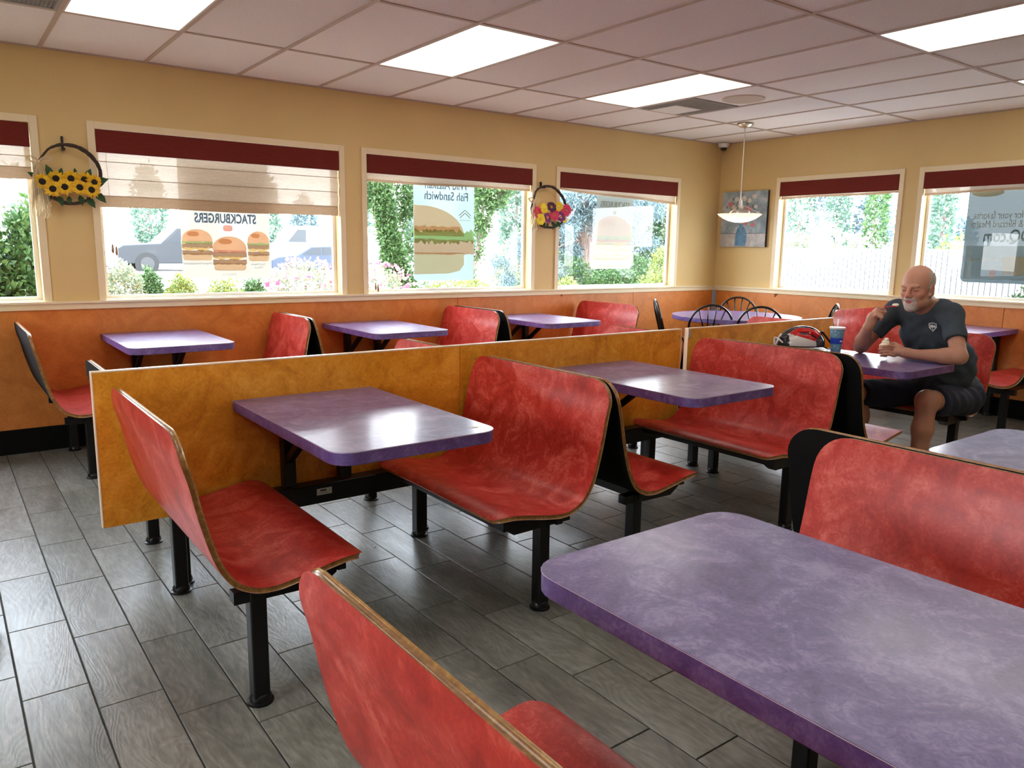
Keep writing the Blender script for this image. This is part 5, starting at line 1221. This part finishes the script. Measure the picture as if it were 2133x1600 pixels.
# bicycle helmet
HX, HY, HZ = 3.735, -3.04, 0.770
ha = unit((0.80, -0.60, 0)); hb = np.array((-ha[1], ha[0], 0)); hR = np.stack([ha, hb, (0, 0, 1)], 1)   # a = towards the front (right in view)
F = Field((HX - 0.19, HY - 0.19, HZ - 0.01), (HX + 0.19, HY + 0.19, HZ + 0.16), 0.003)
P_ = lambda a, b, c: np.array((HX, HY, HZ)) + a * ha + b * hb + c * np.array((0, 0, 1.0))
F.ell(P_(0, 0, 0.025), (0.142, 0.100, 0.112), hR, 0.01); F.ell(P_(0.03, 0, 0.03), (0.125, 0.092, 0.105), hR, 0.02)
for b in (-0.066, -0.024, 0.024, 0.066):
    for (a0, c0, a1, c1) in ((-0.115, 0.085, -0.06, 0.125), (-0.035, 0.14, 0.025, 0.138), (0.05, 0.125, 0.10, 0.085)):
        k_ = 1 - 0.25 * (abs(b) > 0.05); F.cone(P_(a0, b * 1.15, c0 * k_), P_(a1, b * 1.15, c1 * k_), 0.0145, 0.015, 0.005, True)
for s in (-1, 1):
    F.cone(P_(0.035, s * 0.108, 0.075), P_(0.085, s * 0.092, 0.045), 0.014, 0.012, 0.006, True); F.cone(P_(-0.10, s * 0.08, 0.09), P_(-0.085, s * 0.088, 0.065), 0.010, 0.010, 0.006, True)
F.cut(P_(0, 0, 0.012), (0, 0, -1)); F.ell(P_(0, 0, 0.0), (0.118, 0.078, 0.095), hR, 0.004, True)
V, Q = F.mesh(); V = smooth_mesh(V, Q, 1)
A_ = (V - np.array((HX, HY, HZ))) @ hR; a, b, c = A_.T; el = c - 0.35 * a
col = np.tile(np.array((0.62, 0.60, 0.54)), (len(V), 1))
col[(c > 0.070 - 0.28 * a) & (np.abs(b) > 0.0)] = (0.50, 0.015, 0.015)
col[(np.abs(b + 0.0) < 0.036 + 0.1 * (a > 0.02) * a)] = (0.06, 0.06, 0.065)
col[(a < -0.092 + 0.25 * c * 0) & (c < 0.085)] = (0.02, 0.02, 0.02)
col[(a > 0.07) & (c < 0.055 + (a - 0.07))] = (0.05, 0.05, 0.05)
col[c < 0.020] = (0.015, 0.015, 0.015)
rad = np.sqrt((a / 0.142) ** 2 + (b / 0.1) ** 2 + ((c - 0.025) / 0.112) ** 2); col[rad < 0.93] = (0.012, 0.012, 0.012)
t = thing('bicycle_helmet', 'red, white and black vented bicycle helmet on the man\'s table', 'helmet', (HX, HY, 0.762))
o = npmesh('shell', V - np.array(t.location), Q, 'helmet_shell', t, smooth=True); vcol(o, 'col', col)
q = MB(); q.tube([P_(-0.125, -0.05, 0.035), P_(-0.150, -0.03, 0.06), P_(-0.152, 0.03, 0.06), P_(-0.125, 0.05, 0.035)], 0.006, 8); q.tube([P_(-0.150, -0.035, 0.06), P_(-0.158, -0.02, 0.02), P_(-0.155, 0.02, 0.02), P_(-0.15, 0.035, 0.06)], 0.006, 8); q.tube([P_(-0.13, -0.03, 0.09), P_(-0.15, -0.02, 0.06)], 0.006, 8)
q.build('rear_cradle', 'white_plastic', t, world=True, smooth='all')
q = MB(); q.bar(P_(0.128, -0.02, 0.105), P_(0.215, -0.035, 0.0), 0.012, 0.012); q.ball(P_(0.128, -0.02, 0.103), 0.009, 8, 6); q.build('chin_strap', 'black_gloss', t, world=True)
MB().tube([P_(0.12, -0.07, 0.02), P_(0.16, -0.05, 0.0), P_(0.20, -0.05, -0.002), P_(0.21, -0.035, 0.0)], 0.004, 6).build('strap_loop', 'black_matte', t, world=True)

# black wheel poking into the left edge of the picture
t = thing('caster_wheel', 'black rubber wheel just showing at the left edge above the floor tiles', 'wheel', (-0.668, -2.66, 0.0))
q = MB()
for k in range(24):
    a0, a1 = 2 * PI * k / 24, 2 * PI * (k + 0.6) / 24
    q.prism([(0.088 * math.cos(a0), 0.1 + 0.088 * math.sin(a0)), (0.094 * math.cos(a0), 0.1 + 0.094 * math.sin(a0)), (0.094 * math.cos(a1), 0.1 + 0.094 * math.sin(a1)), (0.088 * math.cos(a1), 0.1 + 0.088 * math.sin(a1))], -0.015, 0.015, axis='y')
q.tube([(0.078 * math.cos(2 * PI * k / 28), 0, 0.1 + 0.078 * math.sin(2 * PI * k / 28)) for k in range(28)], 0.014, 8, closed=True)
q.build('tyre', 'rubber', t); MB().lathe([(0.03, -0.012), (0.03, 0.012)], n=16).build('hub', 'dark_plastic', t).matrix_local = Matrix.Translation((0, 0, 0.1)) @ Matrix.Rotation(PI / 2, 4, 'X')
MB().bar((-0.0, 0.03, 0.1), (-0.06, 0.03, 0.26), 0.02, 0.006).bar((0.0, -0.03, 0.1), (-0.06, -0.03, 0.26), 0.02, 0.006).box(-0.085, -0.035, -0.033, 0.033, 0.255, 0.265).build('fork', 'dark_plastic', t)
# ================================================================ outside
def gz(x, y):
    r = max(0.0, (y - 3) / 30.0); return -0.40 + min(r, 1.4) * (1.0 - 0.025 * (x - 5))
vs = []; fs = []
xs_ = [-40, -20, -8, 0, 6, 7, 9, 14, 25, 60, 90]; ys_ = [-60, -20, -8, 0.2, 3, 8, 15, 24, 33, 45, 90]
for y in ys_:
    for x in xs_: vs.append((x, y, min(gz(x, y), 0.75) if y > 3 else -0.40))
n = len(xs_)
for j in range(len(ys_) - 1):
    for i in range(n - 1): fs.append((j * n + i, j * n + i + 1, (j + 1) * n + i + 1, (j + 1) * n + i))
struct(MB().add(vs, fs).build('ground', 'ground_grey', smooth='all'))
struct(MB().box(-6, 10.5, 0.2, 3.4, -0.40, -0.37).build('planting_bed', 'soil'))
def leaves(blobs, size, seed, hollow=0.55, up=0.2, droop=0.0, aspect=0.5):
    g = np.random.default_rng(seed); VV = []; FF = []; k = 0
    for (cx, cy, cz, rx, ry, rz, n) in blobs:
        d = g.normal(size=(n, 3)); d /= np.linalg.norm(d, axis=1)[:, None]; rad = hollow + (1 - hollow) * g.random(n) ** 0.6
        rad *= 1 + 0.14 * np.sin(d[:, 0] * 7 + d[:, 2] * 5 + seed) * np.sin(d[:, 1] * 6 + 2)
        p = np.array((cx, cy, cz)) + d * rad[:, None] * np.array((rx, ry, rz))
        a = g.normal(size=(n, 3)) + d * 0.8; a[:, 2] += up - droop; a /= np.linalg.norm(a, axis=1)[:, None]
        b = np.cross(a, g.normal(size=(n, 3))); b /= np.linalg.norm(b, axis=1)[:, None]; s = size * (0.6 + 0.8 * g.random(n))[:, None]
        q = np.stack([p, p + a * s * 0.5 + b * s * aspect * 0.5, p + a * s, p + a * s * 0.5 - b * s * aspect * 0.5], 1)
        VV.append(q.reshape(-1, 3)); FF.append((np.arange(4 * n).reshape(n, 4) + k)); k += 4 * n
    return np.concatenate(VV), np.concatenate(FF)
def plant(name, label, cat, base, blobs, size, mt, seed, group=None, flowers=None, stems=True, trunk=None, droop=0, aspect=0.5, hollow=0.55):
    t = thing(name, label, cat, base, group=group); off = np.array(base)
    V, F = leaves(blobs, size, seed, hollow, 0.2, droop, aspect); o = npmesh('foliage', V - off, F, mt, t); o['kind'] = 'stuff'
    if flowers: V, F = leaves(flowers[0], flowers[1], seed + 9, 0.9, 0.2, 0, 0.9); o = npmesh('blossom', V - off, F, flowers[2], t); o['kind'] = 'stuff'
    if trunk:
        for path, r in trunk: MB().tube(path, r, 10).build('trunk', 'bark', t, world=True, smooth='all')
    elif stems:
        q = MB(); rr = random.Random(seed)
        for b in blobs:
            for k in range(2): q.tube([(b[0] + rr.uniform(-.06, .06), b[1], base[2]), (b[0] + rr.uniform(-.1, .1) * b[3], b[1], b[2])], [0.018, 0.008], 5)
        q.build('stem', 'bark', t, world=True)
    return t
B = -0.38
# beds right outside the windows
plant('shrub', 'big dark green shrub filling the leftmost window', 'shrub', (-0.6, 1.9, B), [(-0.85, 1.9, 0.75, 0.85, 0.45, 1.15, 26000), (0.0, 2.0, 0.62, 0.2, 0.3, 1.05, 9000), (-1.7, 1.95, 0.9, 0.6, 0.4, 1.2, 6000)], 0.062, 'leaf_green', 1)
plant('tree', 'pale yellowish tree crown behind the dark shrub at the far left', 'tree', (-3.0, 14, B), [(-2.6, 14, 3.0, 3.2, 2.0, 2.2, 5000)], 0.25, 'leaf_pale', 2, trunk=[([(-3, 14, B), (-2.8, 14, 3)], [0.2, 0.1])])
for i, (x, y, z, r, mt, lab) in enumerate(((0.74, 2.05, 1.19, 0.185, 'leaf_pale', 'rounded olive bush at the left of the wide window'), (1.01, 2.25, 1.12, 0.13, 'leaf_green', 'narrow green bush second from the left in the wide window'), (1.27, 2.1, 1.07, 0.15, 'leaf_yellow', 'yellow green bush under the left edge of the three burger poster'),
                                    (1.68, 2.15, 1.03, 0.22, 'leaf_yellow', 'yellow green bush under the middle of the three burger poster'), (2.02, 2.25, 1.02, 0.16, 'leaf_green', 'green bush between the poster and the pink roses'))):
    plant('bush', lab, 'bush', (x, y, B), [(x, y, z - 0.35, r, r * 1.1, 0.36, 5000), (x, y, z - 0.85, r, r, 0.45, 900)], 0.032, mt, 10 + i)
roses = [(2.52, 2.15, 0.95, 0.36, 0.25, 0.26, 2600), (2.5, 2.15, 0.5, 0.4, 0.25, 0.4, 900)]
plant('rose_bush', 'pink rose bush at the right of the wide window', 'bush', (2.5, 2.15, B), roses, 0.035, 'leaf_pale', 20, flowers=([(2.52, 2.1, 0.97, 0.38, 0.26, 0.27, 260)], 0.055, 'petal_rose'))
plant('rose_bush', 'pink rose bush at the left of the fish poster window', 'bush', (3.45, 2.15, B), [(3.42, 2.15, 0.90, 0.30, 0.25, 0.25, 1800), (3.4, 2.15, 0.4, 0.3, 0.25, 0.4, 700)], 0.035, 'leaf_pale', 21, flowers=([(3.42, 2.1, 0.93, 0.32, 0.26, 0.26, 200)], 0.055, 'petal_rose'))
plant('bush', 'low yellow green bush under the fish poster', 'bush', (4.35, 2.2, B), [(4.55, 2.2, 0.78, 0.55, 0.3, 0.22, 2600), (4.5, 2.2, 0.3, 0.6, 0.3, 0.4, 1200)], 0.04, 'leaf_yellow', 22)
# ivy covered tree in the third window
def ivy(path, r, n): return [(path[0][0] * (1 - t) + path[1][0] * t, 4.0, path[0][2] * (1 - t) + path[1][2] * t, r, r, 0.22, n) for t in [k / 7 for k in range(8)]]
plant('ivy_tree', 'leaning tree trunk wrapped in ivy, left half of the fish poster window', 'tree', (5.0, 4.0, B), ivy([(5.0, 4, 0.1), (4.58, 4, 1.25)], 0.17, 900) + ivy([(4.58, 4, 1.2), (4.40, 4, 2.2)], 0.15, 800) + [(4.75, 4.3, 2.2, 0.42, 0.3, 0.5, 4600), (4.35, 4.3, 2.3, 0.35, 0.3, 0.4, 2800), (5.0, 4.2, 1.7, 0.16, 0.2, 0.6, 1600), (5.1, 4.0, 0.5, 0.35, 0.25, 0.35, 1200)], 0.055, 'leaf_green', 30,
      trunk=[([(5.05, 4, B), (4.9, 4, 0.5), (4.6, 4, 1.2), (4.45, 4, 2.2), (4.3, 4, 3.2)], [0.12, 0.1, 0.07, 0.06, 0.04])])
plant('ivy_tree', 'leafy tree with thin branches at the right of the fish poster', 'tree', (5.85, 4.0, B), [(6.12, 4, 2.0, 0.14, 0.2, 0.5, 1300), (6.3, 4, 2.25, 0.28, 0.25, 0.32, 2200), (6.02, 4, 1.5, 0.08, 0.15, 0.4, 500), (6.45, 4.1, 2.5, 0.4, 0.3, 0.3, 1800), (5.9, 4, 0.7, 0.1, 0.15, 0.5, 260)], 0.06, 'leaf_green', 31,
      trunk=[([(5.75, 4, B), (5.9, 4, 0.9), (6.05, 4, 1.45), (6.25, 4, 1.9), (6.65, 4, 2.6)], [0.06, 0.04, 0.035, 0.03, 0.02]), ([(6.05, 4, 1.45), (6.12, 4, 2.0), (6.1, 4, 2.7)], [0.03, 0.025, 0.02])])
plant('bush', 'round pale yellow bush far behind the fish poster window', 'bush', (10.4, 9, B), [(10.45, 9, 0.95, 0.55, 0.5, 0.6, 2400), (10.0, 9.0, 0.4, 0.9, 0.5, 0.4, 1500)], 0.09, 'leaf_pale', 32)
plant('conifer', 'tall pale conifer at the right of the fish poster window', 'tree', (14.25, 14, B), [(14.25, 14, 2.2, 0.55, 0.5, 2.4, 3800)], 0.16, 'leaf_conifer', 33, trunk=[([(14.25, 14, B), (14.25, 14, 3)], [0.1, 0.05])])
# blue spruce in the fourth window
rr = random.Random(3); bl = []
q = MB(); tips = []
for k in range(46):
    z = rr.uniform(1.05, 3.4); a = rr.uniform(0, 2 * PI); L = rr.uniform(0.7, 2.0) * (1.15 - 0.12 * z); c, s = math.cos(a), math.sin(a)
    if s < -0.75 and z < 1.9: continue
    pts = [(9.2 + c * L * t, 5.2 + s * L * t, z + 0.12 * t - 0.45 * t * t) for t in (0.08, 0.4, 0.7, 1.0)]; q.tube(pts, [0.02, 0.015, 0.01, 0.005], 5)
    for j, (x, y, zz_) in enumerate(pts[1:]):
        for m_ in range(3): bl.append((x + rr.uniform(-.15, .15), y + rr.uniform(-.15, .15), zz_ - 0.10 - 0.06 * m_, 0.17, 0.17, 0.15, 150))
t = plant('spruce', 'blue spruce with a thick brown trunk in the window right of the small wreath', 'tree', (9.2, 5.2, B), bl, 0.085, 'leaf_spruce', 40, trunk=[([(9.2, 5.2, B), (9.2, 5.2, 1.2), (9.2, 5.2, 3.6)], [0.25, 0.22, 0.14])], droop=0.9, aspect=0.22, hollow=0.2)
q.build('branch', 'bark', t, world=True)
plant('bush', 'low yellow bush at the lower left of the spruce trunk', 'bush', (6.95, 3, B), [(6.98, 3, 0.72, 0.2, 0.25, 0.25, 1100), (7.0, 3, 0.2, 0.25, 0.2, 0.4, 500)], 0.04, 'leaf_yellow', 41)
plant('hedge', 'green hedge behind the foot of the spruce trunk', 'hedge', (8.6, 4.0, B), [(8.9, 4.0, 0.65, 0.6, 0.3, 0.45, 5000), (9.6, 4.2, 0.75, 0.6, 0.3, 0.55, 5000), (8.2, 4.6, 0.8, 0.8, 0.3, 0.5, 4000)], 0.055, 'leaf_green', 42)
plant('bush', 'bright yellow bush at the right of the spruce window', 'bush', (9.1, 3.1, B), [(9.15, 3.1, 1.08, 0.2, 0.25, 0.36, 1500), (8.85, 3.0, 0.75, 0.35, 0.25, 0.28, 1200), (9.0, 3.0, 0.2, 0.35, 0.25, 0.45, 600)], 0.045, 'leaf_yellow', 43)
plant('conifer', 'dark evergreen behind the spruce', 'tree', (14.0, 9.0, B), [(13.6, 9.0, 1.6, 2.4, 0.8, 2.1, 16000)], 0.14, 'leaf_dark', 44, trunk=[([(14, 9, B), (14, 9, 2)], [0.1, 0.05])])
# far conifers behind the road
for i, (x, y, w, h, mt) in enumerate(((6.6, 46, 2.0, 3.9, 'leaf_pale'), (10.5, 47, 1.8, 5.5, 'leaf_conifer'), (13.5, 46, 1.4, 5.0, 'leaf_conifer'), (17.5, 46, 1.5, 5.5, 'leaf_conifer'), (20.5, 47, 1.5, 4.2, 'leaf_farblue'), (24, 46, 1.8, 5.0, 'leaf_conifer'), (28.5, 45, 1.8, 4.6, 'leaf_farblue'), (33, 45, 2.0, 5.2, 'leaf_conifer'))):
    plant('conifer', ('yellowish tree across the road, seen at the left of the wide window', 'pale conifer across the road behind the dark pickup', 'pale conifer across the road behind the three burger poster', 'pale conifer across the road above the blue car', 'bluish tree across the road at the right of the wide window',
                      'pale tree across the road behind the ivy trunk', 'bluish tree across the road behind the fish poster', 'pale tree across the road right of the fish poster')[i], 'tree', (x, y, 0.5), [(x, y, 0.5 + h / 2, w * 0.55, 0.8, h / 2 + 0.2, 2200)], 0.28, mt, 50 + i, group='conifers across the road', trunk=[([(x, y, 0.3), (x, y, h * 0.7)], [0.12, 0.05])])
# vehicles
mat('car_black', (0.008, 0.010, 0.014), 0.35, coat=0.1); mat('car_blue', (0.012, 0.022, 0.045), 0.35, coat=0.1); mat('car_glass', (0.01, 0.014, 0.02), 0.3); mat('car_white', (0.75, 0.75, 0.75), 0.3); mat('brake_red', (0.6, 0.03, 0.03), 0.4)
def car(name, label, x, y, z, prof, glass, wheels, wr_, paint, width=1.8, rz=0.0):
    t = thing(name, label, 'car', (x, y, z), rz)
    MB().prism(prof, -width / 2, width / 2, axis='y').build('car_body', paint, t, bevel=0.05)
    for g in glass: MB().prism(g, -width / 2 - 0.012, width / 2 + 0.012, axis='y').build('side_window', 'car_glass', t)
    for wx in wheels:
        for s in (-1, 1):
            o = MB().tube([(wx, s * (width / 2 - 0.12), wr_), (wx, s * (width / 2 + 0.02), wr_)], wr_, 20).build('tyre', 'rubber', t, smooth=True)
            MB().tube([(wx, s * (width / 2 + 0.018), wr_), (wx, s * (width / 2 + 0.03), wr_)], wr_ * 0.6, 16).build('wheel_rim', 'dark_plastic', o, smooth=True)
    return t
car('pickup_truck', 'dark pickup truck across the road, left in the wide window', 4.9, 27, 0.22, [(0.0, 0.5), (0.0, 1.0), (0.2, 1.12), (1.5, 1.2), (2.1, 1.78), (3.6, 1.8), (3.8, 1.25), (5.6, 1.22), (5.7, 0.55), (4.9, 0.42), (1.4, 0.42), (0.2, 0.42)],
    [[(1.75, 1.22), (2.2, 1.68), (2.75, 1.7), (2.75, 1.22)], [(2.85, 1.22), (2.85, 1.7), (3.5, 1.7), (3.62, 1.22)]], (1.0, 4.6), 0.42, 'car_black', 1.9)
car('sedan_car', 'blue car across the road, right in the wide window', 11.75, 30, 0.02, [(0.0, 0.35), (0.0, 0.72), (0.3, 0.86), (1.25, 0.95), (1.9, 1.34), (2.9, 1.38), (3.7, 1.05), (4.4, 0.95), (4.55, 0.6), (4.5, 0.32), (0.1, 0.28)],
    [[(1.5, 0.96), (1.98, 1.28), (2.4, 1.31), (2.4, 0.96)], [(2.47, 0.96), (2.47, 1.31), (2.85, 1.31), (3.4, 1.02), (3.3, 0.96)]], (0.85, 3.6), 0.32, 'car_blue', 1.75)
car('white_van', 'white van behind the blue car in the wide window', 14.5, 38, 0.1, [(0.0, 0.5), (0.0, 1.2), (0.9, 1.5), (1.6, 2.4), (6.0, 2.45), (6.05, 0.5), (0.1, 0.4)], [[(1.0, 1.5), (1.6, 2.2), (2.1, 2.2), (2.1, 1.5)]], (1.0, 4.9), 0.38, 'car_white', 2.0)
car('white_car', 'white car in front of the pickup at the left edge of the wide window', 1.0, 22, 0.12, [(0.0, 0.35), (0.0, 0.8), (0.4, 1.0), (1.2, 1.3), (2.3, 1.3), (2.9, 0.9), (3.2, 0.55), (3.2, 0.3), (0.1, 0.28)], [[(0.6, 1.0), (1.2, 1.25), (1.6, 1.25), (1.6, 1.0)]], (0.7, 2.6), 0.3, 'car_white', 1.7)
mat('shed_blue', (0.25, 0.33, 0.42), 0.7)
t = thing('far_building', 'low grey blue shed among the trees at the left of the wide window', 'building', (7.0, 52, 0.6))
MB().box(-1.6, 1.5, 0, 2, 0, 2.2).build('wall', 'shed_blue', t); MB().prism([(-1.9, 2.2), (1.8, 2.2), (0, 2.5)], -0.2, 2.2, axis='y').build('roof', 'shed_blue', t)
t = thing('far_building', 'low white building across the road beyond the ivy tree', 'building', (24, 40, 0.4))
MB().box(-6, 3, 0, 3, 0, 1.2).build('wall', 'car_white', t); MB().box(-6.2, 3.2, -0.2, 3.2, 1.2, 1.3).build('roof', 'white_plastic', t); MB().box(-1, 0, -0.03, 0, 0.1, 1.0).build('door', 'aluminium', t)

# slatted chain-link fence beyond the right wall
t = thing('slatted_fence', 'white slatted chain-link fence outside the right windows', 'fence', (9.5, -1.2, -0.4))
mat('slat_white', (0.30, 0.31, 0.32), 0.5); mat('wire_grey', (0.06, 0.085, 0.12), 0.6)
me_ = None; y = -3.9
while y < 2.1:
    if me_ is None: o = MB().box(-0.004, 0.004, -0.0285, 0.0285, 0.0, 1.84).build('slat', 'slat_white', t); me_ = o.data
    else: o = bpy.data.objects.new('slat', me_); C.objects.link(o); o.parent = t
    o.location = (0, y + 1.2, 0); y += 0.066
q = MB(); y = -5.7
while y < 2.2:
    q.bar((9.49, y, -0.4), (9.49, y + 1.84, 1.44), 0.004, 0.004); y += 0.178
o = q.build('chain_link_wire', 'wire_grey', t, world=True); o['kind'] = 'stuff'
MB().box(9.52, 9.54, -3.95, 2.15, 1.40, 1.435).build('top_rail', 'wire_grey', t, world=True)
for y in (-3.0, -0.9, 1.2): MB().tube([(9.55, y, -0.4), (9.55, y, 1.5)], 0.03, 10).build('fence_post', 'wire_grey', t, world=True, smooth='all')
MB().box(9.58, 9.6, -4, 2.2, -0.4, 1.40).build('dark_backing', 'wire_grey', t, world=True)
bx_ = [(13, 3.25, 0.9, 0.4, 0.55, 0.85, 1500), (13, 2.6, 1.05, 0.4, 0.55, 0.9, 1800), (13, 1.9, 0.9, 0.4, 0.5, 0.8, 1500), (13, 1.2, 0.85, 0.4, 0.4, 0.75, 1200)]
plant('bush', 'wide yellow and reddish bush above the fence beside the vase picture window', 'bush', (13, 2.3, B), bx_, 0.09, 'leaf_pale', 70)
plant('bush', 'small yellow green bush above the fence in the far right window', 'bush', (13, 0.2, B), [(13, 0.15, 0.95, 0.35, 0.33, 0.75, 1300)], 0.09, 'leaf_yellow', 71)
for i, (x, y, w, h, mt, lab) in enumerate(((22, 9.05, 0.42, 5.4, 'leaf_conifer', 'pale poplar at the left of the first right-wall window'), (22.6, 8.35, 0.6, 5.0, 'leaf_farblue', 'bluish tree behind the poplars, left of the middle one'), (22, 7.72, 0.36, 5.4, 'leaf_conifer', 'slim poplar in the middle of the first right-wall window'),
                                      (23, 7.15, 0.6, 4.2, 'leaf_farblue', 'open dark conifer beyond the fence'), (21, 5.95, 0.26, 5.2, 'leaf_green', 'narrow green poplar at the right of the first right-wall window'), (24, 6.3, 0.7, 3.9, 'leaf_farblue', 'bluish wooded tree behind the narrow green poplar'), (18, 2.72, 0.17, 4.6, 'leaf_conifer', 'slim pale poplar in the far right window'), (20, 3.2, 0.4, 2.6, 'leaf_farblue', 'low bluish tree behind the slim pale poplar'))):
    plant('poplar' if 'poplar' in lab.split(' behind')[0].split(' at')[0] else 'tree', lab, 'tree', (x, y, B), [(x, y, B + h / 2 + 0.1, 0.4, w, h / 2, 2600)], 0.13, mt, 80 + i, trunk=[([(x, y, B), (x, y, 2.4)], [0.07, 0.04])])
plant('bush', 'dark variegated bush below the dark poster in the far right window', 'bush', (7.9, -2.85, B), [(7.9, -2.98, 0.74, 0.3, 0.42, 0.36, 4200), (7.9, -2.95, 0.2, 0.3, 0.35, 0.45, 700)], 0.04, 'leaf_dark', 95)
plant('flower', 'low pink flowers at the bottom left of the window beside the vase picture', 'flower', (8.2, 0.25, B), [(8.2, 0.35, 0.75, 0.06, 0.05, 0.12, 40), (8.2, -0.02, 0.72, 0.06, 0.05, 0.12, 40)], 0.05, 'leaf_green', 96, flowers=([(8.2, 0.35, 0.87, 0.06, 0.05, 0.03, 26), (8.2, -0.02, 0.84, 0.07, 0.06, 0.03, 30)], 0.045, 'petal_rose'))
t = thing('lamp_post', 'thin grey lamp post beyond the fence in the far right window', 'lamp post', (15, 1.85, B))
MB().tube([(0, 0, 0), (0, 0, 2.45)], 0.025, 8).tube([(0, 0, 2.45), (0, 0.25, 2.5)], 0.02, 8).build('pole', 'wire_grey', t); MB().box(-0.05, 0.05, 0.2, 0.42, 2.47, 2.53).build('lamp_head', 'wire_grey', t)
